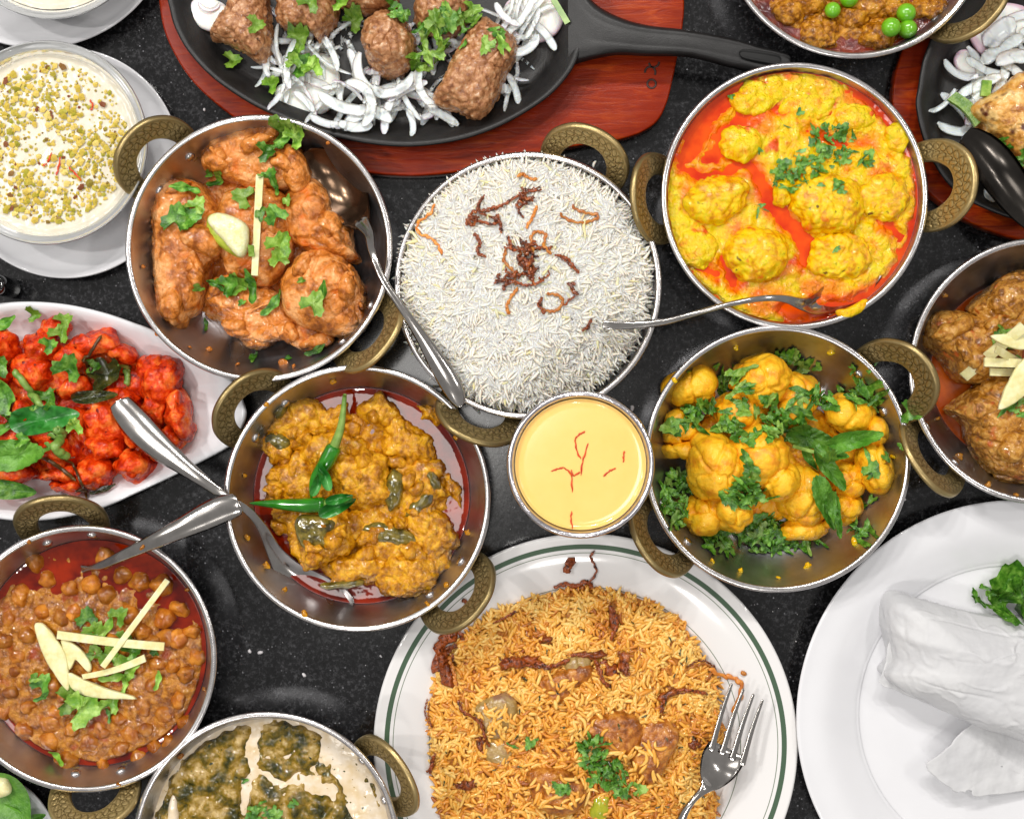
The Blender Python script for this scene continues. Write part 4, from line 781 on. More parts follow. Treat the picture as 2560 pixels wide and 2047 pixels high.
lump('gravy_drip', [(1762, 652), (1780, 648), (1800, 640), (1820, 628), (1830, 632), (1822, 650), (1800, 664), (1776, 672), (1764, 664)], .0435, .004, MT['yellow'], d_smooth, 'yellow gravy smear dripping over the lower right rim', 'gravy', step=.0006)
v, f = cutlery([(1268, 683, .059, 20, 0), (1290, 684, .059, 19, 0), (1340, 683, .058, 17, -.5), (1400, 676, .058, 15, -.6), (1460, 660, .058, 13, -.8), (1530, 641, .060, 12, -.8), (1600, 628, .060, 13, -.6), (1650, 628, .056, 16, -.2), (1690, 640, .048, 26, 1.5), (1722, 640, .042, 46, 4), (1770, 616, .038, 66, 6), (1815, 590, .037, 60, 5), (1850, 566, .038, 30, 2), (1858, 560, .038, 12, 0)], '', '')
obj('spoon', v, f, MT['cutlery'], label='steel spoon dipped in the yellow kofta curry, handle over the rice', cat='spoon')

# ---------------------------------------------------------------- cauliflower karahi
MT['cauli'] = food('cauliflower', [(222, 142, 4), (242, 178, 14), (246, 192, 40)], .010, .5, sss=.05, sssr=.003, coat=.12, bump=[(.0030, .0007), (.0010, .00022)], rvar=.08, spots=[(.014, .66, (224, 132, 4))])
CA = 'in the right-centre karahi'
lump('cauliflower_floret', ell(1630, 960, 170, 130, 0, 16, .08), .004, .014, MT['cauli'], d_cauli, 'broad broken floret lying flat at the bottom under the others', 'cauliflower', step=.0012, power=.6)
herbs([(1440, 1050, 48, 66, 60), (1625, 1110, 50, 40, 34), (1600, 1135, 130, 26, 56), (1500, 800, 60, 30, 14), (1660, 770, 60, 26, 18), (1800, 850, 60, 50, 20), (1800, 1080, 40, 60, 22), (1560, 900, 130, 60, 20)], 'cauliflower curry bed', ('coriander', 'coriander', 'stem'), sz=(20, 44), group=None)
for x_, y_, a_, b_, r_, z_, h_, lb in [(1678, 840, 52, 58, 0, .008, .026, 'upper middle right'), (1462, 812, 56, 46, 25, .010, .028, 'upper left'), (1608, 800, 66, 56, -8, .010, .034, 'topmost'), (1430, 900, 46, 42, 0, .010, .022, 'leftmost'), (1440, 945, 44, 22, 0, .010, .020, 'left, under the leftmost'), (1560, 870, 60, 46, 0, .008, .022, 'middle, under the herbs'), (1785, 872, 54, 40, -15, .014, .028, 'right, below the upper rim'), (1836, 910, 34, 40, 0, .012, .026, 'right, next to the far right one'), (1842, 982, 36, 62, 8, .012, .030, 'far right'), (1785, 1010, 40, 36, 0, .008, .022, 'right of the mint'), (1780, 1065, 34, 34, 0, .008, .020, 'lower right small'),
      (1690, 1045, 56, 70, 10, .008, .028, 'lower middle right'), (1700, 1110, 58, 20, 8, .006, .016, 'bottom right'), (1488, 1080, 44, 50, -20, .008, .026, 'bottom left'), (1540, 1065, 48, 56, 15, .014, .030, 'lower left'), (1515, 985, 66, 78, 20, .018, .034, 'large left of centre'), (1600, 960, 66, 62, 0, .020, .034, 'large central'), (1640, 1008, 44, 44, 0, .022, .028, 'central, lower right of the largest')]:
    lump('cauliflower_floret', ell(x_, y_, a_, b_, r_, 16, .08), z_, h_, MT['cauli'], d_cauli, lb + ' yellow cauliflower floret in the karahi', 'cauliflower', 'cauliflower florets', step=.0008, power=.7)
herbs([(1500, 880, 70, 26, 13), (1560, 800, 16, 60, 7), (1600, 880, 80, 46, 17), (1680, 860, 30, 50, 8), (1560, 1010, 50, 50, 16), (1600, 1040, 30, 24, 7), (1430, 880, 30, 26, 6), (1840, 940, 26, 60, 6), (1760, 830, 50, 30, 12), (1650, 900, 60, 30, 14), (1470, 860, 40, 20, 6)], 'cauliflower curry', ('coriander', 'coriander', 'coriander_light'), sz=(24, 50), cap=.005)
herbs([(1820, 780, 30, 26, 5), (1906, 940, 12, 10, 4)], 'cauliflower bowl rim', ('coriander',), sz=(14, 22))
leaf(1915, 866, 54, -12, 'cori', MT['coriander'], 'coriander_leaf', 'coriander leaf lying over the brass handle right of the cauliflower', 'herb', curl=.3)
ms = thing('mint_sprig', tuple(V(1740, 950, .04)), 'fresh green mint sprig on top of the yellow cauliflower', 'mint')
for x_, y_, s_, r_, asp in [(1704, 920, 108, -10, 1.0), (1778, 924, 116, 14, .8), (1745, 954, 60, -8, .8), (1702, 964, 60, -60, .7), (1738, 982, 112, -58, .75), (1734, 1056, 122, -70, .8), (1758, 1082, 104, -78, .6)]:
    leaf(x_, y_, s_, r_, 'mint', MT['mint'], 'mint_leaf', None, None, curl=.35, fold=.55, aspect=asp, parent=ms, cap=.004)
stick((1668, 938), (1712, 950), 7, MT['stem'], 'stem', None, None, parent=ms, h=.8)

# ---------------------------------------------------------------- aubergine karahi
MT['dark_oil'] = food('dark_oil', [(86, 8, 0), (140, 34, 0)], .02, .05, coat=.0, bump=[(.009, .00025)])
MT['paste'] = food('mustard_paste', [(154, 94, 2), (198, 134, 10), (226, 168, 36)], .006, .3, coat=0.55, bump=[(.0024, .0010), (.0009, .0004)], spots=[(.008, .64, (88, 58, 4)), (.012, .64, (200, 78, 2))], rvar=.12, spec=.2)
MT['aubergine'] = food('aubergine', [(64, 56, 16), (104, 92, 28), (132, 112, 40)], .006, .16, coat=.6, bump=[(.003, .0004)], sss=.1)
ac = (BOWLS['aubergine'][0], BOWLS['aubergine'][1])
cap_sheet('dark_oil', ac, wall_r(.0165) + .0004, .0165, MT['dark_oil'], 'dark red oil pooled in the aubergine curry karahi', 'oil', .001)
lump('mustard_paste', ell(755, 1045, 196, 178, 0, 18, .06), .010, .012, MT['paste'], d_coarse, 'grainy mustard-yellow paste under the aubergine pieces', 'sauce', step=.001, power=.6)
for i, (x_, y_, a_, b_, r_, h_) in enumerate([(625, 890, 80, 50, 5, .016), (585, 935, 44, 42, 0, .013), (700, 955, 74, 56, 0, .018), (800, 868, 42, 36, 20, .013), (908, 868, 44, 22, -5, .012), (855, 930, 76, 50, 0, .017), (765, 1015, 92, 66, 0, .022), (620, 1015, 64, 58, 0, .014), (880, 1025, 76, 66, 0, .018), (685, 1135, 80, 56, 10, .022), (805, 1115, 92, 62, 0, .020), (905, 1125, 64, 62, 0, .016), (765, 1195, 84, 40, 0, .014), (860, 1205, 90, 48, 0, .016), (920, 1175, 46, 50, 0, .012), (625, 1085, 46, 50, 0, .012), (700, 890, 50, 34, 0, .012), (640, 1150, 40, 50, 0, .012), (955, 1030, 20, 40, 0, .008)]):
    lump('curry_piece', ell(x_, y_, a_ * .92, b_ * 1.05, r_ + R_.uniform(-35, 35), 13, .24), .014, h_ * R_.uniform(.8, 1.15), MT['paste'], d_coarse, ('big' if a_ > 75 else 'middling' if a_ > 50 else 'small') + ' mustard-coated lump of aubergine curry', 'aubergine', 'paste-coated aubergine lumps', step=.0008, power=.65)
for _ in range(34):
    a0 = R_.uniform(0, 2 * pi); kk = math.sqrt(R_.random()); x_, y_ = 755 + 185 * kk * math.cos(a0), 1045 + 175 * kk * math.sin(a0); s_ = R_.uniform(12, 26); q = V(x_, y_, .03); zt = top(q[:1], q[1:2], 3)[0]
    lump('curry_crumb', ell(x_, y_, s_, s_ * R_.uniform(.6, 1), R_.uniform(0, 180), 9, .25), zt - .004, .007, MT['paste'], d_coarse, 'small paste crumb on the mustard-yellow aubergine curry', 'aubergine', 'paste crumbs on the mustard aubergine curry', step=.0008, power=.7)
for x_, y_, a_, b_, r_, lb in [(665, 1120, 46, 40, -20, 'large glossy green-brown aubergine piece at lower left'), (586, 930, 28, 20, -10, 'small dark aubergine piece at the upper left'), (830, 1030, 20, 44, -10, 'translucent aubergine strip right of the centre'), (820, 1125, 60, 22, -15, 'dark aubergine wedge near the bottom centre'), (910, 1010, 14, 26, 30, 'narrow green aubergine skin at the right'), (720, 1230, 50, 10, 5, 'thin aubergine sliver near the bottom'), (590, 865, 18, 12, 60, 'tiny dark aubergine end by the upper left rim'), (885, 1060, 40, 16, 40, 'dark aubergine flake under the right side')]:
    q = V(x_, y_, .034); zt = top(q[:1], q[1:2], 4)[0]
    lump('aubergine_piece', ell(x_, y_, a_, b_, r_, 12, .12), zt - .0045, .0055, MT['aubergine'], lambda P, N: .0012 * fbm(P, 1 / .006, 2, 3), lb, 'aubergine', 'aubergine pieces', step=.0008)
def chilli(pts, w, label, stem):
    n = 40; t = thing('green_chilli', tuple(V(pts[0][0], pts[0][1], .035)), label, 'chilli'); p = spline(pts, n); W = np.array([V(x, y, .04) for x, y in p]); s = top(W[:, 0], W[:, 1], 3); z = np.linspace(s[:8].max(), s[-8:].max(), n); z += max(0, np.percentile(s - z, 85)) + S(w) * .42
    W = np.array([V(x, y, zz) for (x, y), zz in zip(p, z)]); u = np.linspace(0, 1, n); rad = S(w) * .5 * np.clip(np.sqrt(np.clip(1 - (1 - u / .12).clip(0) ** 2, 0.02, 1)) * (1 - .92 * np.clip((u - .25) / .75, 0, 1) ** 1.5), .05, 1)
    v, f = tube(W, rad, 12); obj('pepper_pod', v, f, MT['chilli'], t, sp=1)
    q = spline(stem, 16); Ws = np.array([V(x, y, z[0] + .001 * k) for k, (x, y) in enumerate(q)]); v, f = tube(Ws, S(w) * np.linspace(.32, .12, 16) ** 1 , 8); obj('stalk', v, f, MT['stem'], t, sp=1)
chilli([(706, 935), (685, 975), (662, 1010), (655, 1048)], 34, 'green chilli pointing up with its long stalk over the oil', [(704, 938), (716, 905), (722, 870), (726, 830)])
chilli([(688, 1060), (640, 1063), (580, 1060), (526, 1058)], 32, 'green chilli lying sideways toward the left rim of the curry', [(688, 1060), (704, 1056), (724, 1052), (740, 1048)])
for x_, y_, s_, r_ in [(668, 1018, 54, 70), (690, 1000, 62, 110), (718, 1062, 84, 24), (716, 1048, 60, 12)]:
    leaf(x_, y_, s_, r_, 'ovate', MT['curry_leaf'], 'basil_leaf', 'small light green leaf between the two chillies', 'herb', 'light green leaves by the chillies', curl=.4, fold=.5, cap=.002)
v, f = cutlery([(250, 842, .034, 44, -1), (262, 862, .035, 58, -1.6), (290, 895, .038, 66, -2), (330, 935, .042, 60, -1.8), (380, 975, .047, 40, -1.2), (430, 1012, .051, 26, -.6), (480, 1048, .052, 19, 0), (520, 1072, .047, 18, 0), (552, 1110, .036, 22, .2), (578, 1160, .026, 34, 1.5), (610, 1205, .021, 60, 4), (660, 1240, .0185, 78, 5), (715, 1262, .0185, 60, 4), (745, 1270, .019, 20, 1)], '', '')
obj('spoon', v, f, MT['cutlery'], label='steel spoon from the aubergine curry, broad handle end over the red chicken', cat='spoon')

# ---------------------------------------------------------------- chickpea karahi
MT['gravy'] = food('brown_gravy', [(90, 20, 2), (124, 40, 4), (140, 66, 14)], .014, .13, coat=.6, bump=[(.0030, .0009), (.0012, .0003)], rvar=.06)
MT['pasty'] = food('spiced_paste', [(118, 62, 2), (158, 96, 18), (186, 124, 40)], .005, .22, coat=0.6, bump=[(.0026, .0011), (.0010, .0004)], rvar=.1, spots=[(.014, .60, (146, 58, 0))], spec=.2)
MT['chickpea'] = food('chickpea', [(140, 72, 12), (168, 98, 24), (190, 122, 40)], .008, .2, coat=0.6, sss=.1, bump=[(.0030, .0005), (.001, .0002)], gobj=True, spec=.2)
qc = (BOWLS['chickpea'][0], BOWLS['chickpea'][1]); ZC = .021; RQ = wall_r(ZC) + .0004
cap_sheet('red_gravy', qc, RQ, ZC, MT['dark_oil'], 'glossy red-brown gravy round the edge of the chickpeas', 'gravy', .001)
def chz(P, t):
    d1, _ = worley(P * [1, 1, 0], 1 / .009, 3); top_ = sstep(.86, .70, t) ; nearN = sstep(.0, .03, seg_dist(P, [(80, 1185), (180, 1165), (300, 1190), (380, 1260)], ZC) - .006)
    return ZC - .002 + .0042 * sstep(1.02, .93, t + .06 * fbm(P, 1 / .02, 2, 3)) * (.25 + .75 * nearN) + .0026 * (.5 - d1) + .0008 * fbm(P, 1 / .003, 2, 4) - .003 * sstep(.96, 1, t)
hfield('spiced_paste', qc, RQ - .001, chz, MT['pasty'], 'thick brown spiced paste around the chickpeas', 'sauce', step=.0007)
chp = [(254, 1212), (98, 1222), (150, 1240), (222, 1170), (290, 1225), (190, 1225), (45, 1255), (345, 1300), (400, 1330), (270, 1290), (320, 1350), (70, 1130+50), (32, 1410), (85, 1430), (110, 1445), (120, 1500), (60, 1490), (250, 1510), (310, 1535), (395, 1520), (225, 1480), (150, 1530), (325, 1440), (360, 1400), (290, 1400), (180, 1490), (55, 1540), (100, 1560), (190, 1560), (250, 1580), (10, 1500), (10, 1350), (60, 1340), (130, 1300), (340, 1230), (380, 1280), (395, 1420), (380, 1470), (360, 1560), (290, 1600), (140, 1600), (60, 1600), (20, 1300), (410, 1380), (220, 1250), (240, 1350), (150, 1360), (300, 1480), (350, 1340), (200, 1420), (-20, 1420), (-40, 1480), (-30, 1560), (215, 1610)]
chp += [(qc_[0], qc_[1]) for qc_ in [(300, 1330), (255, 1360), (370, 1345), (330, 1395), (105, 1380), (40, 1380), (20, 1455), (130, 1460), (345, 1500), (275, 1545), (110, 1520), (5, 1555), (90, 1290), (160, 1285), (210, 1540), (330, 1570), (120, 1635), (180, 1640)]]
for x_, y_ in chp:
    s_ = R_.uniform(20, 27); lump('chickpea', ell(x_ + R_.uniform(-4, 4), y_ + R_.uniform(-4, 4), s_, s_ * R_.uniform(.76, .95), R_.uniform(0, 180), 12, .09), ZC - .002 + R_.uniform(-.0016, .0008), .0078, MT['chickpea'], lambda P, N: .0020 * fbm(P, 1 / .0065, 2, 3) - .0008 * np.abs(fbm(P, 1 / .004, 2, 8)), 'brown chickpea in the lower left karahi', 'chickpea', 'chickpeas in the lower left karahi', step=.0009, power=.8)
for x_, y_, s_, r_, k in [(185, 1300, 50, 90, 'cori'), (200, 1330, 54, 60, 'cori'), (250, 1295, 46, 40, 'cori'), (228, 1320, 60, 60, 'sliver'), (235, 1380, 56, 80, 'cori'), (205, 1375, 50, 90, 'cori'), (270, 1400, 60, 30, 'cori'), (262, 1345, 44, 0, 'cori'), (240, 1425, 60, 10, 'sliver'), (265, 1440, 46, 80, 'sliver'), (88, 1440, 50, 60, 'cori'), (92, 1465, 44, 30, 'sliver'), (75, 1425, 36, 0, 'bit'), (150, 1470, 66, 0, 'cori'), (175, 1490, 84, 10, 'cori'), (235, 1480, 44, 60, 'cori'), (228, 1505, 36, 100, 'sliver'), (335, 1430, 44, 80, 'sliver'), (325, 1370, 30, 120, 'bit'), (124, 1590, 44, 140, 'sliver'), (280, 1370, 40, 20, 'cori')]:
    leaf(x_, y_, s_, r_, k, MT[R_.choice(['coriander', 'coriander_light', 'coriander_light'])], 'coriander_leaf', 'coriander leaf on the chickpea curry', 'herb', 'coriander on the chickpea curry', curl=R_.uniform(.1, .5), fold=R_.uniform(.1, .5), cap=.004)
def gblade(pts, label, z, h=.003, mat='ginger'): return lump('ginger_slice', pts, z, h, MT[mat], d_smooth, label, 'ginger', 'ginger slices', step=.0008, power=.3, under=.2)
gz = top(*[np.array([q]) for q in V(150, 1400, .03)[:2]], 12)[0]
gblade([(72, 1318), (84, 1309), (98, 1318), (116, 1340), (136, 1372), (144, 1410), (146, 1448), (138, 1450), (116, 1420), (90, 1375)], 'broad pale ginger slice at the left of the chickpea garnish', gz + .001)
gblade([(128, 1345), (150, 1350), (176, 1372), (192, 1400), (186, 1414), (160, 1388), (148, 1412), (138, 1380)], 'ragged ginger shaving right of the broad slice', gz)
gblade([(144, 1414), (170, 1425), (220, 1446), (290, 1467), (288, 1470), (240, 1470), (190, 1466), (160, 1455), (146, 1440)], 'pointed ginger slice at the bottom of the chickpea garnish', gz + .001)
stick((126, 1332), (350, 1357), 17, MT['ginger'], 'ginger_stick', 'long horizontal ginger stick on the chickpea curry', 'ginger', h=.4, bend=-.01)
stick((220, 1400), (356, 1218), 12, MT['ginger'], 'ginger_stick', 'thin ginger stick slanting to the upper right on the chickpeas', 'ginger', h=.4)
stick((176, 1422), (308, 1382), 13, MT['ginger'], 'ginger_stick', 'short ginger stick slanting above the bottom ginger slice', 'ginger', h=.4, bend=-.04, taper=(.8, 1.2))
v, f = cutlery([(506, 1060, .060, 26, -.5), (500, 1062, .060, 46, -1.4), (470, 1070, .059, 58, -2), (430, 1088, .058, 56, -2), (380, 1112, .057, 44, -1.6), (320, 1140, .054, 32, -1), (265, 1165, .046, 24, -.5), (215, 1188, .032, 18, 0), (180, 1196, .022, 14, 0), (140, 1200, .0165, 50, 2), (90, 1205, .0150, 80, 4), (40, 1225, .0150, 70, 4), (15, 1240, .0165, 20, 1)], '', '')
obj('spoon', v, f, MT['cutlery'], label='steel spoon dipped in the chickpea curry, handle end by the aubergine bowl', cat='spoon')

# ---------------------------------------------------------------- spinach karahi (bottom)
MT['cream'] = food('cream', [(214, 190, 150), (230, 216, 196)], .012, .2, coat=.4, bump=[(.005, .0005)], spots=[(.0025, .70, (150, 120, 50)), (.004, .69, (60, 66, 30))])
MT['spinach'] = food('spinach_sauce', [(46, 46, 2), (96, 80, 6), (142, 112, 30), (186, 158, 100)], .011, .2, coat=0.7, bump=[(.0035, .0013), (.0012, .0004)], rvar=.08, spots=[(.004, .68, (30, 44, 12))], spec=.2)
gc = (BOWLS['green'][0], BOWLS['green'][1]); ZG = .028; RG = wall_r(ZG) + .0004
CR = [([(545, 1530), (528, 1580), (532, 1630), (512, 1700)], 9), ([(700, 1570), (745, 1640), (785, 1730)], 24), ([(540, 1620), (600, 1640), (660, 1640)], 4), ([(650, 1655), (700, 1665)], 12)]
def crz(P, t): return ZG + .0008 * fbm(P, 1 / .01, 2, 4)
hfield('cream', gc, RG, crz, MT['cream'], 'pale cream swirled through the spinach curry', 'cream', step=.0009)
def gz_(P, t):
    Q = P + .005 * np.stack([fbm(P, 1 / .009, 3, 3), fbm(P, 1 / .009, 3, 7), 0 * P[:, 0]], -1); m_ = np.full(len(P), 9.)
    for pts, w in CR: m_ = np.minimum(m_, seg_dist(Q, pts, ZG) - S(w, ZG))
    d1, _ = worley(P * [1, 1, 0], 1 / .008, 3)
    return ZG - .0015 + .0040 * sstep(-.002, .004, m_) + .0050 * (.5 - d1) * sstep(0, .003, m_) + .0012 * fbm(P, 1 / .004, 2, 5) - .004 * sstep(.95, 1, t)
hfield('spinach_sauce', gc, RG - .001, gz_, MT['spinach'], 'lumpy olive green spinach sauce in the bottom karahi', 'sauce', step=.0007)
lump('paneer_piece', [(350, 1760), (352, 1700), (366, 1668), (376, 1700), (378, 1760)], ZG, .006, MT['cream'], d_smooth, 'cream coloured paneer edge at the left wall of the spinach bowl', 'cheese', step=.001)
herbs([(560, 1712, 36, 14, 14), (512, 1640, 6, 10, 1), (545, 1690, 10, 10, 2), (620, 1690, 12, 14, 2)], 'spinach curry', ('coriander',), sz=(18, 36))

# ---------------------------------------------------------------- keema karahi (top right)
MT['keema'] = food('minced_meat', [(112, 60, 0), (166, 104, 10), (198, 138, 34)], .0045, .26, coat=0.55, bump=[(.0024, .0012), (.0009, .0004)], rvar=.1, spec=.2)
kq = (BOWLS['keema'][0], BOWLS['keema'][1]); ZK = .029
cap_sheet('brown_gravy', kq, wall_r(ZK) + .0004, ZK, MT['gravy'], 'thin brown gravy along the edge of the minced meat', 'gravy', .001)
def kz(P, t):
    d1, _ = worley(P * [1, 1, 0], 1 / .010, 3); return ZK - .004 + .006 * sstep(1.02, .84, t) + .007 * (.5 - d1) + .0012 * fbm(P, 1 / .003, 2, 4) - .004 * sstep(.93, 1, t)
hfield('minced_meat', kq, wall_r(ZK) - .002, kz, MT['keema'], 'brown minced meat in gravy at the top of the frame', 'meat', step=.0007)
for x_, y_, a_, b_ in [(1732, 66, 44, 38), (1665, 20, 34, 30), (1955, 14, 46, 30), (1856, 74, 40, 30), (1800, 34, 44, 24), (1700, 10, 40, 20), (1860, 10, 60, 26)]:
    lump('meat_crumb', ell(x_, y_, a_, b_, 0, 14, .15), ZK - .001, .009, MT['keema'], d_coarse, 'rough brown crumb of minced meat in the top right karahi', 'meat', 'meat crumbs in the top right karahi', step=.0007)
MT['pea'] = food('pea', [(92, 160, 16), (118, 184, 30)], .01, .2, coat=.6, sss=.15)
for x_, y_, lb in [(1753, 21, 'green pea lying alone left of the pea cluster'), (1788, -5, 'green pea cut by the top edge'), (1908, 27, 'upper pea of the cluster of three'), (1876, 57, 'left pea of the cluster of three'), (1911, 61, 'right lower pea of the cluster of three')]:
    q = V(x_, y_, .036); zt = max(top(q[:1], q[1:2], 2)[0], ZK + .002); c_ = V(x_, y_, zt + .0038); r_ = .0060 if 'alone' not in lb else .0050
    v, f = lathe([(max(1e-5, r_ * math.sin(t)), -r_ * math.cos(t)) for t in np.linspace(0, pi, 18)], 28, c_); obj('green_pea', v, f, MT['pea'], label=lb, cat='pea', group='green peas on the minced meat')

# ---------------------------------------------------------------- brown curry karahi (right edge)
MT['brown_meat'] = food('brown_meat', [(120, 70, 8), (174, 116, 36), (202, 150, 72)], .006, .22, coat=0.6, bump=[(.0030, .0013), (.0011, .0005)], rvar=.1, spots=[(.009, .62, (176, 82, 22))], distort=.6, spec=.2)
bq = (BOWLS['brown'][0], BOWLS['brown'][1]); cap_sheet('orange_oil', bq, wall_r(.0075), .0072, food('orange_oil', [(160, 62, 8), (190, 88, 16)], .02, .08, coat=.5), 'orange oil at the base of the brown meat curry', 'oil', .0006, depth=.0025)
for pts, z, h, lb in [([(2040, 655), (2070, 610), (2110, 580), (2170, 560), (2260, 600), (2250, 690), (2160, 720), (2090, 720)], .010, .026, 'uppermost meat piece in the right edge karahi'),
    ([(1952, 690), (1972, 668), (2040, 662), (2110, 680), (2150, 720), (2130, 790), (2060, 812), (2010, 800), (1985, 760), (1948, 720)], .010, .026, 'left meat piece in the right edge karahi, beside the rim'),
    ([(2040, 815), (2090, 790), (2160, 800), (2230, 860), (2230, 960), (2170, 1010), (2130, 1010), (2090, 990), (2050, 930), (2030, 890), (1992, 866), (2000, 850)], .010, .030, 'lower craggy meat piece in the right edge karahi')]:
    lump('meat_piece', pts, z, h, MT['brown_meat'], d_meat, lb, 'meat', 'brown meat pieces', power=.48)
for x_, y_, a_, b_, r_ in [(2000, 700, 40, 20, 20), (2090, 700, 26, 40, 0), (2060, 760, 40, 18, -20), (2080, 870, 30, 40, 20), (2140, 940, 34, 30, 0), (2110, 640, 40, 20, -30), (2150, 900, 24, 20, 0), (2030, 740, 20, 30, 0)]:
    q = V(x_, y_, .035); zt = top(q[:1], q[1:2], 3)[0]
    lump('meat_shred', ell(x_, y_, a_, b_, r_, 11, .25), zt - .005, .0085, MT['brown_meat'], d_meat, 'stringy shred of brown meat at the right edge', 'meat', 'shreds of brown meat', power=.6)
herbs([(2120, 710, 30, 16, 10), (2140, 860, 26, 20, 8), (2130, 770, 26, 16, 6)], 'brown meat curry', ('coriander_light', 'coriander'), sz=(20, 40))
stick((2006, 795), (2130, 690), 22, MT['ginger'], 'ginger_stick', 'longest ginger stick reaching to the left on the brown curry', 'ginger', h=.4)
stick((2085, 735), (2180, 790), 16, MT['ginger'], 'ginger_stick', 'ginger stick crossing beneath the others on the brown curry', 'ginger', h=.4)
stick((2066, 762), (2150, 765), 18, MT['ginger'], 'ginger_stick', 'short horizontal ginger stick on the brown curry', 'ginger', h=.4)
stick((2082, 782), (2150, 784), 16, MT['ginger'], 'ginger_stick', 'lowest short ginger stick on the brown curry', 'ginger', h=.4)
gz = top(*[np.array([q]) for q in V(2130, 790, .04)[:2]], 14)[0]
gblade([(2104, 862), (2108, 838), (2124, 800), (2150, 760), (2190, 730), (2210, 770), (2180, 810), (2140, 845)], 'broad pointed ginger slice hanging toward the bottom of the curry', gz + .001)
gblade([(2085, 706), (2120, 702), (2170, 700), (2200, 715), (2160, 735), (2115, 726)], 'flat ginger slice at the top of the brown curry garnish', gz + .003)

# ---------------------------------------------------------------- mango drink
tumb = (V(1223, 977, .096)); RT = S(156, .096)
m = food('cup_steel', [(196, 192, 196), (216, 212, 216)], .004, .16, metal=1, bump=[(.002, .00008)]); MT['cup'] = m
v, f = lathe(np.vstack([spline([(1e-5, .004), (.020, .004), (.0245, .010), (.0275, .035), (.032, .06), (RT - .0056, .085), (RT - .0040, .0925)], 30), [(RT - .0034, .0948), (RT - .0022, .0960), (RT - .0008, .0958), (RT, .0945), (RT - .0005, .0930)], spline([(RT - .0018, .0900), (RT - .0034, .084), (.0335, .06), (.029, .035), (.0262, .010), (.022, .0006), (1e-5, .0006)], 30)]), 128, (tumb[0], tumb[1], 0))
obj('drink_cup', v, f, m, label='round steel cup of mango drink at the centre of the table', cat='cup', sp=3)
MT['mango'] = food('mango_drink', [(244, 198, 112), (246, 202, 118)], .02, .12, sss=.25, sssr=.004, coat=.6)
cap_sheet('mango_drink', tumb, RT - .0048, .0905, MT['mango'], 'smooth orange-yellow mango drink filling the cup', 'drink', .0020, depth=.02)
for pts in [[(1232, 908), (1222, 912), (1211, 922)], [(1211, 922), (1212, 936), (1216, 952), (1223, 965)], [(1238, 932), (1233, 950), (1228, 966), (1225, 980), (1223, 1000)], [(1160, 991), (1174, 986), (1187, 983)], [(1187, 983), (1196, 990), (1203, 1000), (1204, 1020), (1205, 1035)], [(1203, 988), (1207, 1000), (1222, 992)], [(1296, 985), (1284, 990), (1270, 1002)], [(1314, 948), (1313, 960), (1313, 972)], [(1204, 1075), (1202, 1090), (1206, 1112)]]:
    squiggle(pts, 3.1, MT['saffron'], 'saffron_thread', 'thin orange-red saffron thread floating on the mango drink', 'saffron', 'saffron threads on the mango drink', n=24, flat=.8, lift=.0001)

# ---------------------------------------------------------------- red chicken in the oval dish
MT['red'] = food('red_chicken', [(158, 24, 0), (214, 62, 8), (240, 120, 46)], .009, .26, coat=0.25, bump=[(.0028, .0009), (.0009, .0003)], rvar=.1, spots=[(.006, .66, (110, 14, 6))], spec=.2)
lump('red_chicken', ell(130, 860, 235, 150, -2, 20, .06), .006, .010, MT['red'], d_batter, 'bed of bright red fried chicken crumbs in the oval dish', 'chicken', 'red fried chicken pieces', step=.001, power=.6)
for x_, y_, a_, b_, r_ in [(84, 724, 42, 32, 0), (70, 780, 48, 44, 0), (155, 816, 44, 22, 8), (197, 722, 56, 28, 12), (116, 690, 24, 20, 0), (0, 724, 34, 38, 0), (218, 886, 54, 52, 0), (253, 838, 44, 20, -10), (335, 800, 48, 55, 15), (317, 768, 38, 26, 0), (375, 868, 24, 56, 12), (325, 856, 32, 40, 0), (355, 925, 30, 24, 30), (218, 940, 40, 30, 0), (197, 994, 42, 34, 0), (275, 978, 40, 36, -20), (113, 950, 34, 44, 20), (122, 1000, 42, 20, 0), (30, 995, 38, 22, 0), (134, 1022, 36, 14, 0), (95, 912, 32, 18, -20), (42, 944, 30, 24, 0), (338, 955, 22, 18, 0), (50, 862, 20, 20, 0), (255, 742, 36, 14, -20), (160, 880, 30, 26, 0), (10, 1030, 40, 16, 0), (-20, 790, 40, 40, 0), (150, 750, 28, 24, 0), (290, 910, 34, 30, 0)]:
    lump('red_chicken', ell(x_, y_, a_, b_, r_, 13, .13), .012 + R_.uniform(0, .004), R_.uniform(.016, .024) * min(1, .5 + b_ / 60), MT['red'], d_batter, 'knobbly red fried chicken piece', 'chicken', 'red fried chicken pieces', step=.0008, power=.68)
leaf(105, 881, 150, 8, 'ovate', MT['curry_leaf'], 'curry_leaf', 'long glossy green curry leaf across the red chicken', 'leaf', curl=.1, fold=.25, aspect=1.15)
leaf(14, 832, 88, 110, 'ovate', MT['coriander'], 'curry_leaf', 'dark green curry leaf at the left edge above the long leaf', 'leaf', curl=.2, fold=.3, aspect=1.5)
leaf(0, 772, 50, 60, 'cori', MT['coriander'], 'coriander_leaf', 'coriander leaf at the left frame edge of the oval dish', 'herb', curl=.2)
leaf(228, 785, 100, 40, 'bit', MT['dark_leaf'], 'fried_leaf', 'wrinkled dark fried curry leaf in the middle of the red chicken', 'leaf', curl=.6, fold=.4, aspect=1.2)
leaf(203, 834, 100, 5, 'ovate', MT['dark_leaf'], 'fried_leaf', 'flat dark fried leaf left of the spoon handle end', 'leaf', curl=.3, fold=.3, aspect=.8)
leaf(146, 775, 66, 62, 'cori', MT['coriander'], 'coriander_leaf', 'large coriander leaf standing above the red chicken nugget', 'herb', curl=.5, fold=.5)
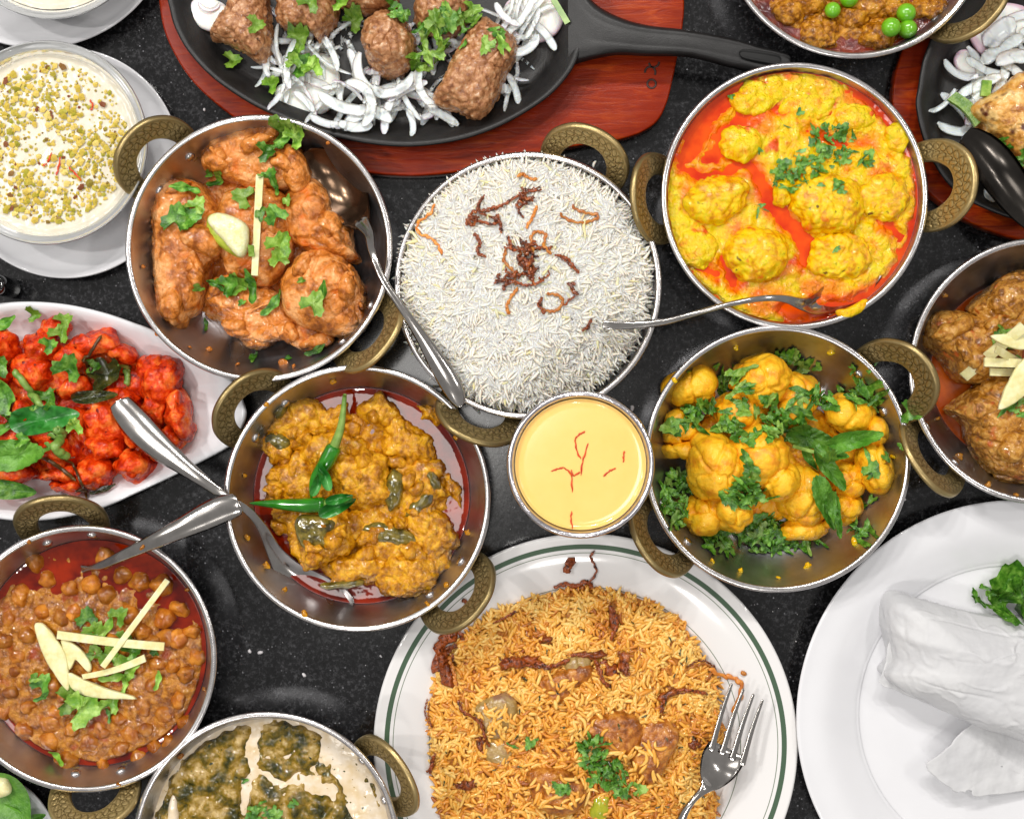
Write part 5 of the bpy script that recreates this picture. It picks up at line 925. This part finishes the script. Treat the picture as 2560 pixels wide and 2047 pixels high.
leaf(40, 956, 128, 6, 'mint', MT['mint'], 'mint_leaf', 'bright serrated mint leaf at the left of the oval dish', 'mint', curl=.4, fold=.4, aspect=1.2)
leaf(-10, 908, 80, 20, 'ovate', MT['mint'], 'mint_leaf', 'green leaf tip under the long curry leaf at the left edge', 'leaf', curl=.2)
leaf(20, 1030, 120, -5, 'ovate', MT['coriander'], 'curry_leaf', 'dark green leaf below the red chicken at the lower left', 'leaf', curl=.2, aspect=1.0)
leaf(218, 1030, 60, 20, 'sliver', MT['dark_leaf'], 'fried_leaf', 'thin dark fried leaf tip on the white dish below the chicken', 'leaf', curl=.1, aspect=.6)
leaf(20, 690, 80, 25, 'sliver', MT['coriander'], 'curry_leaf', 'dark green leaf strip at the upper left of the red chicken', 'leaf', curl=.2)
for x_, y_, s_, r_ in [(73, 662, 34, 0), (146, 676, 38, 30), (130, 702, 44, 60), (102, 726, 38, 20), (200, 770, 32, 0), (103, 838, 52, 50), (85, 850, 30, 0), (158, 898, 40, 80), (20, 885, 30, 0), (45, 925, 34, 0), (98, 940, 24, 0)]:
    leaf(x_, y_, s_, r_, 'cori', MT[R_.choice(['coriander', 'coriander_light'])], 'coriander_leaf', 'small coriander leaf scattered on the red chicken', 'herb', 'coriander leaves on the red chicken', curl=.4, fold=.4)
for pts, w, mt_, lb in [([(30, 778), (60, 815), (88, 852)], 15, 'stem', 'yellow-green fried chilli left of the nugget'), ([(118, 900), (132, 930), (150, 962)], 20, 'stem', 'olive fried chilli below the long curry leaf'), ([(150, 962), (165, 1000), (178, 1030), (184, 1048)], 6, 'brown_stem', 'thin brown stalk hanging over the lower rim of the dish'), ([(215, 705), (190, 745), (178, 785)], 7, 'brown_stem', 'thin dark stalk at the upper middle of the red chicken'), ([(95, 962), (130, 985), (160, 1010)], 9, 'brown_stem', 'brown fried stalk across the lower red chicken'), ([(262, 770), (270, 790), (268, 810)], 14, 'stem', 'short green chilli piece beside the dark fried leaf')]:
    squiggle(pts, w, MT[mt_], 'fried_chilli' if w > 10 else 'fried_stalk', lb, 'chilli' if w > 10 else 'stalk', n=30, jag=.3, flat=.9, wv=.05)

# ---------------------------------------------------------------- pistachio topping on the pudding
MT['nuts'] = food('chopped_nuts', [(226, 204, 120), (206, 178, 70), (150, 150, 44), (124, 66, 36)], tint=True, rough=.45, bump=[(.001, .0002)])
g = np.random.default_rng(4); N = 2600; x_ = g.normal(0, 1, N); a_ = g.uniform(0, 2 * pi, N); rr = np.sqrt(g.uniform(0, 1, N)) * (RD - .012)
px, py = dc[0] + rr * np.cos(a_), dc[1] + rr * np.sin(a_) + .001; den = fbm(np.stack([px, py, 0 * px], -1), 1 / .02, 2, 6); keep = (den + g.uniform(-.35, .9, N) > .05) & (px > -.40); px, py = px[keep], py[keep]; N = len(px)
ico = np.array([(0, 0, 1), (.9, 0, .3), (.28, .85, .25), (-.7, .5, .3), (-.7, -.5, .2), (.28, -.85, .3), (0, 0, -.5)]); icf = np.array([(0, 1, 2), (0, 2, 3), (0, 3, 4), (0, 4, 5), (0, 5, 1), (6, 2, 1), (6, 3, 2), (6, 4, 3), (6, 5, 4), (6, 1, 5)])
sz = np.exp(g.normal(-6.75, .45, N)).clip(.0005, .0030); yw = g.uniform(0, 2 * pi, N); jit = 1 + g.uniform(-.35, .35, (N, 7, 3)); L = ico[None] * jit * sz[:, None, None] * np.array([1, .8, .7])
Xr = L[..., 0] * np.cos(yw)[:, None] - L[..., 1] * np.sin(yw)[:, None]; Yr = L[..., 0] * np.sin(yw)[:, None] + L[..., 1] * np.cos(yw)[:, None]
zz = top(px, py, 1); Vt = np.stack([Xr + px[:, None], Yr + py[:, None], L[..., 2] + (zz + sz * .25)[:, None]], -1).reshape(-1, 3)
tn = np.clip(g.uniform(0, .62, N) + (g.random(N) < .1) * .5, 0, 1)
obj('chopped_pistachio', Vt, (icf[None] + (np.arange(N) * 7)[:, None, None]).reshape(-1, 3), MT['nuts'], attr=np.repeat(tn, 7), label='scatter of chopped pistachio and nut crumbs on the pudding', cat='nuts', kind='stuff', smooth=False, sp=1)
for pts in [[(110, 322), (100, 340), (92, 350)], [(128, 330), (124, 352), (120, 368)], [(145, 352), (160, 366), (172, 380)], [(190, 210), (196, 222), (192, 232)]]:
    squiggle(pts, 4, MT['saffron'], 'saffron_thread', 'thin red saffron thread among the nuts on the pudding', 'saffron', 'saffron threads on the pudding', n=20)

# ---------------------------------------------------------------- yellow rice with lamb on the ringed plate
MT['yrice'] = food('yellow_rice', [(240, 196, 108), (232, 170, 66), (214, 138, 40), (158, 84, 22)], tint=True, rough=.32, sss=.12, sssr=.002, coat=.3)
MT['yrice_under'] = food('yellow_rice_body', [(168, 98, 24), (196, 130, 48)], .003, .45, bump=[(.002, .001)])
yo = [(896, 1500), (905, 1440), (935, 1370), (985, 1320), (1040, 1280), (1110, 1262), (1180, 1244), (1250, 1236), (1320, 1246), (1390, 1275), (1440, 1310), (1470, 1360), (1485, 1400), (1515, 1440), (1520, 1500), (1530, 1545), (1515, 1590), (1490, 1640), (1515, 1700), (1490, 1760), (1400, 1840), (1250, 1880), (1100, 1870), (980, 1800), (925, 1730), (905, 1640), (900, 1570)]
ry = spline([V(x, y, .015)[:2] for x, y in yo], 300, closed=True); yc = V(1212, 1555, .02)[:2]
ang = np.arctan2(ry[:, 1] - yc[1], ry[:, 0] - yc[0]); rad = np.hypot(*(ry - yc).T); so = np.argsort(ang)
def yR(th): return np.interp(np.mod(th + pi, 2 * pi) - pi, ang[so], rad[so], period=2 * pi)
def yz(P):
    d = P[:, :2] - yc; r = np.hypot(*d.T) / yR(np.arctan2(d[:, 1], d[:, 0])); return .006 + .020 * np.sqrt(np.clip(1 - r ** 2.4, 0, 1)) + .0050 * fbm(P * [1, 1, 0], 1 / .014, 3, 12) * np.clip(1.2 - r, 0, 1)
yr = thing('yellow_rice', (yc[0], yc[1], .005), 'mound of spiced yellow rice heaped on the ringed plate', 'rice')
hfield('rice_body', yc, 1.0, lambda P, t: yz(P) - .0015, MT['yrice_under'], parent=yr, step=.0125, edge=yR) if False else None
nr, na = 60, 240; th = np.arange(na) * 2 * pi / na; rr = np.linspace(.002, .985, nr); Xg = yc[0] + yR(th)[:, None] * rr * np.cos(th)[:, None]; Yg = yc[1] + yR(th)[:, None] * rr * np.sin(th)[:, None]
Pg = np.stack([Xg.ravel(), Yg.ravel(), 0 * Xg.ravel()], -1); Pg[:, 2] = yz(Pg) - .0016; obj('rice_body', Pg, grid_faces(na, nr, wrap_u=True), MT['yrice_under'], yr, sp=4)
g = np.random.default_rng(8); n = 7600; a_ = g.uniform(-pi, pi, n); k = np.sqrt(g.uniform(0, 1, n)) * 1.0 + g.normal(0, .012, n); px, py = yc[0] + yR(a_) * k * np.cos(a_), yc[1] + yR(a_) * k * np.sin(a_)
P = np.stack([px, py, 0 * px], -1); z = yz(P) + g.uniform(-.0018, .0012, n); tn = np.clip(g.beta(1.6, 3., n) + .5 * fbm(P, 1 / .014, 2, 3), 0, 1)
grains('rice_grains', px, py, z, .0098, .0024, MT['yrice'], tn, parent=yr, kind='stuff', pitch=.22, seed=9)
MT['lamb'] = food('lamb', [(122, 62, 10), (170, 98, 26), (200, 134, 54)], .006, .28, coat=.4, bump=[(.003, .0009), (.001, .0003)])
MT['lamb_fat'] = food('lamb_pale', [(150, 118, 60), (170, 140, 84), (140, 104, 80)], .01, .26, coat=.4, bump=[(.004, .0006)])
for pts, h, mt_, lb in [([(1225, 1515), (1260, 1505), (1310, 1500), (1345, 1520), (1352, 1560), (1310, 1600), (1280, 1585), (1255, 1560), (1232, 1540)], .010, 'lamb', 'brown shredded lamb piece at the right of the yellow rice'),
    ([(1330, 1560), (1345, 1520), (1385, 1510), (1430, 1535), (1420, 1580), (1395, 1625), (1370, 1650), (1340, 1630), (1325, 1600)], .013, 'lamb', 'curled lamb piece beside the fork'),
    ([(1105, 1640), (1120, 1615), (1160, 1612), (1210, 1630), (1240, 1660), (1232, 1700), (1180, 1708), (1130, 1696)], .013, 'lamb', 'round brown lamb chunk low in the yellow rice'),
    ([(1010, 1480), (1060, 1462), (1085, 1490), (1078, 1530), (1060, 1560), (1020, 1545), (1005, 1510)], .007, 'lamb_fat', 'pale olive lamb piece left of centre in the rice'),
    ([(1015, 1560), (1060, 1550), (1078, 1580), (1070, 1610), (1030, 1605)], .006, 'lamb_fat', 'pinkish lamb fat piece below the olive one'),
    ([(1125, 1430), (1170, 1415), (1235, 1400), (1240, 1430), (1190, 1470), (1170, 1480), (1135, 1470)], .008, 'lamb', 'dark lamb sliver above the centre of the yellow rice'),
    ([(1185, 1385), (1215, 1375), (1240, 1385), (1232, 1410), (1195, 1412)], .006, 'lamb_fat', 'small greyish lamb scrap near the top of the rice')]:
    cx_, cy_ = np.mean(pts, 0); q = V(cx_, cy_, .026); zt = top(q[:1], q[1:2], 2)[0]
    lump('lamb_piece', pts, zt - .0042, h, MT[mt_], d_meat, lb, 'lamb', 'lamb pieces in the yellow rice', power=.6)
g2 = np.random.default_rng(21); k2 = [(1300, 1430, 60, 30), (1150, 1450, 60, 30), (1200, 1500, 80, 40), (1050, 1520, 50, 30), (1330, 1600, 60, 40), (1180, 1660, 60, 30)]
for i, (a0, b0, a1, b1) in enumerate(k2):
    n_ = 44; xx = g2.uniform(a0 - a1, a0 + a1, n_); yy = g2.uniform(b0 - b1, b0 + b1, n_); q = np.array([V(u, w, .026) for u, w in zip(xx, yy)]); zt = top(q[:, 0], q[:, 1], 1); grains('rice_grains', q[:, 0], q[:, 1], zt + .0006, .0098, .0024, MT['yrice'], g2.uniform(0, .6, n_), parent=yr, kind='stuff', pitch=.15, seed=30 + i)
FO = 'strand of browned fried onion on the yellow rice'
for pts, w, mt_ in [([(930, 1400), (945, 1370), (960, 1355)], 16, 'fried'), ([(945, 1380), (955, 1410), (960, 1440)], 16, 'fried_light'), ([(965, 1470), (970, 1490), (990, 1505), (1010, 1520), (1020, 1545), (1030, 1570)], 9, 'fried'), ([(1060, 1385), (1090, 1400), (1130, 1395), (1160, 1400), (1200, 1385)], 15, 'fried'), ([(1200, 1378), (1240, 1378), (1260, 1400), (1270, 1430), (1285, 1445)], 16, 'fried'), ([(1290, 1280), (1298, 1310), (1285, 1345)], 11, 'fried'), ([(1308, 1374), (1320, 1395), (1318, 1420)], 18, 'fried'), ([(1390, 1500), (1400, 1470), (1430, 1450), (1470, 1455), (1490, 1460)], 10, 'fried'), ([(900, 1470), (895, 1500), (910, 1530)], 5, 'fried'), ([(912, 1590), (908, 1610), (905, 1625)], 10, 'fried'), ([(960, 1655), (985, 1658), (1000, 1648)], 6, 'fried'), ([(1040, 1310), (1060, 1300), (1085, 1285)], 7, 'fried'), ([(1440, 1410), (1480, 1395), (1500, 1410), (1485, 1430)], 8, 'fried_light')]:
    squiggle([(a + R_.uniform(-8, 8), b + R_.uniform(-8, 8)) for a, b in pts], min(5, w * .4), MT['fried_dark'], 'fried_onion', 'wispy dark ' + FO, 'fried onion', 'fried onion strands on the yellow rice', jag=2.4)
    squiggle(pts, min(7, w * .6), MT[mt_], 'fried_onion', FO, 'fried onion', 'fried onion strands on the yellow rice', jag=1.3)
for pts, w, lb in [([(1165, 1236), (1190, 1228), (1215, 1232), (1235, 1222), (1245, 1236)], 9, 'dark fried onion strand on the plate rim above the rice'), ([(1236, 1228), (1255, 1205), (1250, 1185), (1243, 1170), (1252, 1158)], 5, 'thin fried onion thread pointing up the plate rim'), ([(1192, 1200), (1198, 1188), (1202, 1178)], 15, 'small brown onion diamond alone on the plate rim'), ([(920, 1368), (935, 1345), (955, 1335)], 22, 'wide fried onion flake on the left of the plate'), ([(955, 1335), (962, 1318), (975, 1345)], 9, 'forked fried onion bit touching the wide flake'), ([(1490, 1405), (1520, 1420), (1545, 1425), (1560, 1440), (1556, 1470), (1540, 1495)], 10, 'long orange fried onion strand running onto the fork'), ([(1563, 1414), (1567, 1417)], 8, 'tiny orange crumb on the plate right of the rice'), ([(1000, 1290), (985, 1270), (975, 1262)], 8, 'fried onion tip under the brass handle at the plate')]:
    squiggle(pts, w, MT['fried' if 'orange' not in lb else 'fried_light'], 'fried_onion', lb, 'fried onion', n=40)
for x_, y_, a_, b_, r_, lb in [(928, 1388, 15, 30, -20, 'brown onion flake at the upper left edge'), (945, 1425, 16, 22, 10, 'brown onion flake below the one at the upper left edge'), (1078, 1396, 26, 13, 10, 'wide onion flake left of the hidden lamb'), (1118, 1388, 24, 12, -10, 'onion flake touching the hidden lamb from the left'), (1250, 1378, 28, 10, 0, 'flat onion flake right of the hidden lamb'), (1282, 1415, 18, 26, 20, 'crisp onion flake hanging right of the lamb'), (1313, 1392, 11, 26, 5, 'near-black onion flake in the upper right'), (1405, 1462, 22, 10, 30, 'dark onion flake near the fork tips'), (1290, 1300, 9, 24, 15, 'slim onion flake near the top'), (1010, 1560, 12, 24, 0, 'reddish onion flake by the olive lamb'), (985, 1650, 20, 10, 0, 'onion flake at the lower left'), (1150, 1345, 14, 10, 0, 'small onion flake in the upper middle'), (1460, 1560, 12, 16, 0, 'small onion flake by the fork')]:
    q = V(x_, y_, .026); zt = top(q[:1], q[1:2], 2)[0]
    lump('fried_onion', ell(x_, y_, a_, b_, r_, 13, .3), zt - .002, .0035, MT['fried_dark' if 'black' in lb or 'dark' in lb else 'fried'], lambda P, N: .0024 * fbm(P, 1 / .004, 3, 3), lb + ' of the yellow rice', 'fried onion', 'fried onion flakes on the yellow rice', step=.0006)
herbs([(1245, 1580, 40, 30, 22), (1275, 1620, 50, 34, 26), (1315, 1655, 36, 20, 12), (1100, 1570, 36, 12, 4), (1190, 1668, 20, 16, 4)], 'yellow rice', ('coriander', 'coriander', 'coriander_light'), sz=(18, 38))
lump('chilli_piece', ell(1264, 1700, 22, 36, -14, 12, .14), .0235, .005, food('pale_chilli', [(140, 150, 20), (176, 170, 40)], .006, .15, coat=.6), d_smooth, 'yellow-green soft chilli piece at the bottom of the yellow rice', 'chilli')
g3 = np.random.default_rng(5)
for _ in range(60):
    a0 = g3.uniform(-pi, pi); kk = math.sqrt(g3.random()) * .9; q = yc + yR(np.array([a0]))[0] * kk * np.array([math.cos(a0), math.sin(a0)]); xs_, ys_ = q[0] / (KPX * .925) + 1078, 861 - q[1] / (KPX * .925)
    if ys_ > 1740: continue
    leaf(xs_, ys_, g3.uniform(8, 15), g3.uniform(0, 360), 'sliver', MT['dark_leaf'], 'herb_fleck', None, None, curl=.1, parent=yr)
fork = thing('fork', tuple(V(1500, 1620, .02)), 'steel fork resting on the right side of the yellow rice', 'fork')
v, f = cutlery([(1424, 1760, .034, 28, -1), (1440, 1712, .036, 18, -1), (1462, 1680, .037, 14, -1), (1484, 1658, .036, 24, -.5), (1496, 1640, .033, 56, 1.5), (1512, 1612, .029, 84, 3), (1528, 1585, .027, 88, 2), (1534, 1574, .027, 80, 1)], '', ''); obj('fork_body', v, f, MT['cutlery'], fork, sp=1)
for x0, y0, x1, y1 in [(1501, 1566, 1541, 1437), (1524, 1574, 1566, 1447), (1545, 1586, 1587, 1459), (1566, 1596, 1606, 1471)]:
    v, f = cutlery([(x0 - 3, y0 + 8, .0275, 16, 0), (x0, y0, .0275, 13, 0), ((x0 + x1) / 2 - 2, (y0 + y1) / 2, .0265, 10, 0), (x1, y1, .0265, 6, 0)], '', ''); obj('tine', v, f, MT['cutlery'], fork, sp=1)

# ---------------------------------------------------------------- paper wrap
MT['paper'] = food('white_paper', [(193, 193, 195), (201, 201, 202)], .03, .5, bump=[(.012, .0012), (.004, .0003)], sss=.0)
wr = thing('paper_wrap', tuple(V(2050, 1400, .006)), 'sandwich roll wrapped in white paper on the plate at right', 'wrap')
def d_paper(P, N):
    ax, ay = math.cos(-.24), math.sin(-.24); U_ = P[:, 0] * ax + P[:, 1] * ay; W_2 = -P[:, 0] * ay + P[:, 1] * ax; Q = np.stack([U_ * .28, W_2, P[:, 2] * .6], -1)
    a = fbm(Q, 1 / .030, 2, 3); b_ = fbm(np.stack([U_ * .8, W_2 * .8, P[:, 2]], -1) + 9, 1 / .020, 1, 9)
    cr = fbm(np.stack([U_ * .9 + W_2 * .5, W_2 * .9, P[:, 2]], -1), 1 / .016, 2, 21); c2 = fbm(np.stack([U_ * .2, W_2 * 1.2, P[:, 2]], -1), 1 / .012, 1, 33)
    return .0042 * (.35 - np.abs(a)) + .0016 * (.35 - np.abs(b_)) + .0006 * np.clip(1 - np.abs(cr) / .07, 0, 1) - .0007 * np.clip(1 - np.abs(c2) / .06, 0, 1)
lump('roll', [(1868, 1262), (1890, 1250), (1950, 1268), (2050, 1292), (2156, 1302), (2330, 1330), (2480, 1420), (2500, 1560), (2420, 1640), (2280, 1610), (2156, 1560), (2060, 1525), (1970, 1482), (1900, 1450), (1862, 1420), (1880, 1390), (1872, 1340), (1864, 1300)], .006, .042, MT['paper'], d_paper, parent=wr, step=.001, power=.55, seed=42)
def sheet(outline, zf, name, parent, mat, th=.0004, n=200, nr=26, jag=0):
    P = spline(outline, n, closed=True) if not jag else spline(outline, n, closed=True) + jag * np.stack([fbm(np.stack([np.arange(n) * .13, 0 * np.arange(n), 0 * np.arange(n)], -1), 1., 3, 2), fbm(np.stack([np.arange(n) * .13, 1 + 0 * np.arange(n), 0 * np.arange(n)], -1), 1., 3, 6)], -1)
    c = P.mean(0); rows = []
    for sgn in (1, -1):
        ks = np.linspace(.01, 1, nr)
        for k in (ks if sgn > 0 else ks[::-1]):
            q = c + (P - c) * k; W = np.array([V(x, y, .02) for x, y in q]); W[:, 2] = zf(W, q) + (th if sgn > 0 else 0); rows.append(W)
    A = np.stack(rows, 1); F = grid_faces(n, 2 * nr, wrap_u=True); N_ = vnormals(A.reshape(-1, 3), F)
    if N_.reshape(n, -1, 3)[:, 3, 2].mean() < 0: F = F[:, ::-1]
    return obj(name, A.reshape(-1, 3), F, mat, parent, sp=2)
sheet([(1952, 1606), (1985, 1575), (2035, 1530), (2100, 1500), (2300, 1510), (2420, 1600), (2350, 1690), (2240, 1672), (2156, 1672), (2060, 1678), (2044, 1664), (2020, 1668), (1992, 1652), (1962, 1628)], lambda W, q: .0165 + .0028 * fbm(W, 1 / .03, 3, 3) + .0012 * fbm(W, 1 / .01, 2, 3) + .004 * np.sin(q[:, 0] / 60.), 'paper_flap', wr, MT['paper'], jag=5)
sheet([(1852, 1435), (1862, 1395), (1872, 1330), (1866, 1290), (1874, 1262), (1890, 1290), (1900, 1380), (1930, 1430), (1990, 1470), (1980, 1486), (1930, 1470), (1880, 1448)], lambda W, q: .021 + .003 * fbm(W, 1 / .012, 3, 5), 'folded_end', wr, MT['paper'], jag=4)
for x_, y_, s_, r_, k in [(2120, 1225, 96, 80, 'cori'), (2146, 1250, 100, 20, 'cori'), (2105, 1262, 74, 140, 'cori'), (2060, 1262, 40, 140, 'sliver'), (2050, 1250, 34, 100, 'sliver'), (2075, 1245, 30, 60, 'bit'), (2150, 1290, 60, 20, 'cori'), (2180, 1240, 80, 50, 'cori'), (2066, 1232, 18, 0, 'bit'), (2085, 1275, 34, 150, 'sliver')]:
    leaf(x_, y_, s_, r_, k, MT['coriander'], 'coriander_leaf', 'fresh coriander leaf behind the paper wrap', 'herb', 'coriander sprig behind the paper wrap', curl=.5, fold=.5)

# ---------------------------------------------------------------- bottom left corner greens, top saucer cup, dark pot
leaf(22, 1690, 150, -58, 'ovate', MT['mint'], 'salad_leaf', 'glossy green leaf on the small plate in the bottom left corner', 'leaf', curl=.3, fold=.15, aspect=1.8, zfix=.022)
leaf(-20, 1720, 150, 10, 'ovate', MT['mint'], 'salad_leaf', 'second green leaf under the first in the bottom left corner', 'leaf', curl=.3, fold=.15, aspect=1.5, zfix=.017)
leaf(70, 1722, 60, 20, 'ovate', MT['coriander'], 'salad_leaf', 'dark green leaf tip by the small plate in the bottom left corner', 'leaf', curl=.2, zfix=.014)
lump('onion_piece', [(-20, 1640), (10, 1636), (20, 1648), (22, 1668), (5, 1678), (-20, 1680)], .026, .005, MT['ginger'], d_smooth, 'pale cut radish piece on the corner leaf', 'vegetable')
MT['black_gloss'] = food('black_gloss', [(8, 8, 9), (12, 12, 12)], .01, .05, coat=.5)
q = V(-8, 598, .03); v, f = lathe([(1e-5, .001), (.0055, .001), (.0065, .004), (.0066, .028), (.0058, .032), (.0040, .0335), (.0038, .031), (1e-5, .030)], 40, (q[0], q[1], 0)); obj('black_pot', v, f, MT['black_gloss'], label='small glossy black pot cut by the left edge of the frame', cat='pot')
# spoon of the chicken karahi, its end lying over the rice bowl rim
spn = thing('spoon', tuple(V(780, 520, .03)), 'steel spoon from the chicken karahi, handle end over the rice bowl rim', 'spoon')
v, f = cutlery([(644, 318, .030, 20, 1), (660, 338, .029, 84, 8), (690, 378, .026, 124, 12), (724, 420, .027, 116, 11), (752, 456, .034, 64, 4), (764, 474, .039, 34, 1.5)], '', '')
obj('spoon_bowl', v, f, MT['painted_reflection_steel'], spn)
v, f = cutlery([(757, 462, .0375, 36, 2), (776, 490, .045, 21, 1), (784, 530, .053, 15, 0), (806, 586, .056, 15, -.3), (848, 650, .058, 18, -.6), (890, 712, .058, 28, -1.2), (926, 770, .057, 42, -1.8), (950, 810, .056, 44, -1.8), (964, 838, .055, 34, -1), (970, 856, .055, 12, 0)], '', '')
obj('handle', v, f, MT['cutlery'], spn)
# small drops and smears of sauce on the pans
for mt_, dish, spots_ in [('chicken', 'chicken karahi', [(440, 735, 8), (500, 765, 6), (596, 762, 10), (618, 770, 5), (736, 560, 5), (738, 575, 8), (300, 560, 5), (330, 700, 7), (400, 730, 5), (690, 300, 5), (760, 640, 6)]),
        ('paste', 'aubergine karahi', [(560, 1190, 9), (600, 1240, 7), (640, 1290, 9), (900, 1270, 8), (940, 1230, 7), (985, 1120, 8), (515, 1000, 6), (520, 1130, 7), (700, 800, 8), (960, 920, 7), (560, 850, 6)]),
        ('yellow', 'cauliflower karahi', [(1500, 1180, 8), (1560, 1200, 6), (1700, 1190, 9), (1800, 1140, 10), (1860, 1080, 6), (1880, 960, 7), (1750, 740, 9), (1550, 730, 7), (1420, 800, 8), (1640, 1215, 6)]),
        ('pasty', 'chickpea karahi', [(60, 1140, 6), (300, 1150, 8), (395, 1240, 6), (430, 1450, 7), (380, 1590, 8), (250, 1650, 6), (120, 1655, 5)]),
        ('brown_meat', 'brown meat karahi', [(1960, 800, 8), (1975, 880, 7), (2020, 960, 9), (2080, 1020, 8), (2140, 1040, 6), (1990, 620, 7)])]:
    for x_, y_, s_ in spots_:
        q = V(x_, y_, .03); zt = top(q[:1], q[1:2], 2)[0]
        for _ in range(3): q = V(x_, y_, zt); zt = top(q[:1], q[1:2], 2)[0]
        lump('sauce_drop', ell(x_, y_, s_, s_ * R_.uniform(.5, .9), R_.uniform(0, 180), 9, .25), zt - .0006, .0016, MT[mt_], d_smooth, 'small splash of sauce on the steel of the ' + dish, 'sauce', 'sauce splashes in the ' + dish, step=.0007)
# crumbs on the table
MT['crumb'] = food('crumb', [(214, 210, 214), (230, 226, 226)], .004, .4)
for x_, y_, s_ in [(881, 473, 5), (897, 469, 4), (1538, 1387+8, 5), (547, 1372, 6), (525, 1370, 5), (1853, 743, 6), (1863, 728, 4), (1736, 1340, 4), (1687, 1391, 5), (1706, 1393, 4), (1243, 1274, 4), (1459, 905, 0), (1331, 858, 6), (1113, 1161, 5), (640, 1420, 5), (570, 1545, 4), (1904, 1050, 4), (1460, 275, 5), (1474, 288, 4), (448, 268, 4), (430, 230, 4), (955, 470, 3), (802, 1380, 4), (1034, 1050, 4), (1120, 1270, 4)]:
    if s_: 
        w_ = V(x_, y_, 0)
        if top(w_[:1], w_[1:2], 1)[0] < .002: lump('crumb', ell(x_, y_, s_, s_ * .7, R_.uniform(0, 180), 8, .2), 0, .0012, MT['crumb'], d_smooth, 'tiny white crumb of food dropped on the black table', 'crumb', 'crumbs on the table', step=.0008)

g = np.random.default_rng(77); n = 420; px, py = g.uniform(-.34, .34, n), g.uniform(-.27, .27, n); ok = top(px, py, 2) < .0012; px, py = px[ok], py[ok]; n = len(px)
sz = np.exp(g.normal(-8.1, .35, n)).clip(.00018, .0008); yw = g.uniform(0, 6.3, n); L = ico[None] * (1 + g.uniform(-.35, .35, (n, 7, 3))) * sz[:, None, None]
Vt = np.stack([L[..., 0] * np.cos(yw)[:, None] - L[..., 1] * np.sin(yw)[:, None] + px[:, None], L[..., 0] * np.sin(yw)[:, None] + L[..., 1] * np.cos(yw)[:, None] + py[:, None], L[..., 2] * .6 + (sz * .4)[:, None]], -1).reshape(-1, 3)
obj('salt_specks', Vt, (icf[None] + (np.arange(n) * 7)[:, None, None]).reshape(-1, 3), MT['crumb'], label='fine white specks of salt and crumbs on the black table', cat='crumbs', kind='stuff', smooth=False, sp=0)
# ---------------------------------------------------------------- finely chopped coriander too small to count, and labels by place
v, f = merge(POOL); 
_pm = mesh('chopped_coriander', v, f, MT['chop'] if 'chop' in MT else MT['coriander']); _po = bpy.data.objects.new('chopped_coriander', _pm); COL.objects.link(_po)
props(_po, 'finely chopped coriander sprinkled over the curries and the yellow rice', 'herb', None, 'stuff')
from collections import defaultdict
bpy.context.view_layer.update()
def centre(o):
    if o.type == 'MESH':
        b = np.array([o.matrix_world @ Vector(c) for c in o.bound_box]); p = b.mean(0); size = float(np.prod((b.max(0) - b.min(0))[:2]))
    else: p = np.array(o.location); size = 0
    k = KPX * (CAMH - p[2]); return p[0] / k + 1078, 861 - p[1] / k, size
DISH = {'pieces on the kebab': (930, 60, 130), 'leaves on the kebab': (630, 90, 150), 'kebab sizzler': (790, 130, 420), 'sizzler pan at the right': (2110, 220, 160), 'grilled': (2150, 360, 60), 'chicken curry': (545, 522, 250), 'left-centre': (545, 522, 250), 'white rice': (1112, 600, 250), 'kofta': (1673, 412, 250), 'cauliflower': (1637, 965, 250), 'mustard': (752, 1048, 230), 'lower left karahi': (175, 1386, 240), 'chickpea': (215, 1400, 130),
        'top right karahi': (1850, 30, 200), 'brown meat': (2110, 780, 150), 'minced meat': (1950, 40, 100), 'mango': (1223, 990, 110), 'red fried chicken': (150, 860, 240), 'red chicken': (130, 820, 200), 'yellow rice': (1212, 1555, 320), 'paper wrap': (2110, 1250, 70), 'chicken karahi': (545, 522, 270), 'aubergine karahi': (752, 1048, 270), 'chickpea karahi': (175, 1386, 270), 'table': (1078, 861, 1100), 'pudding': (130, 320, 120), 'stray': (1112, 600, 280), 'spinach': (560, 1680, 120), 'two chillies': (695, 1035, 40)}
def where_is(o):
    g_ = o.get('group', '') + ' ' + o.get('label', '')
    for k, v_ in DISH.items():
        if k in g_: break
    else: return ''
    x, y, _ = centre(o); dx, dy = x - v_[0], v_[1] - y; r = math.hypot(dx, dy) / v_[2]
    if r < .2: return 'in the very middle'
    h = int(round((math.degrees(math.atan2(dx, dy)) % 360) / 30)) or 12
    hw = ['', 'one', 'two', 'three', 'four', 'five', 'six', 'seven', 'eight', 'nine', 'ten', 'eleven', 'twelve'][h]
    return ('near the middle toward ' if r < .55 else 'halfway out at ' if r < .85 else 'at the edge, ') + hw + " o'clock"
for pas in (0, 1):
    by = defaultdict(list)
    for o in scene.objects:
        if o.parent is None and o.get('label') and o.get('group'): by[o['label']].append(o)
    for lb, os_ in by.items():
        if len(os_) < 2: continue
        if pas == 0:
            for o in os_:
                w = where_is(o)
                if w: o['label'] = ' '.join((lb + ', ' + w).split()[:16])
        elif 4 <= len(os_) <= 6:
            os_.sort(key=lambda o: centre(o)[0])
            for o, q_ in zip(os_, ['leftmost', 'second', 'third', 'fourth', 'fifth', 'sixth']):
                q2 = (q_ if q_ == 'leftmost' else 'rightmost' if o is os_[-1] else q_ + ' from left,') + ' ' + lb
                if len(q2.split()) <= 16: o['label'] = q2
        elif len(os_) <= 3:
            os_.sort(key=lambda o: -centre(o)[2]); n_ = ['larger', 'smaller'] if len(os_) == 2 else ['largest', 'middle-sized', 'smallest']
            for o, q_ in zip(os_, n_):
                if len((q_ + ' ' + lb).split()) <= 16: o['label'] = q_ + ' ' + lb
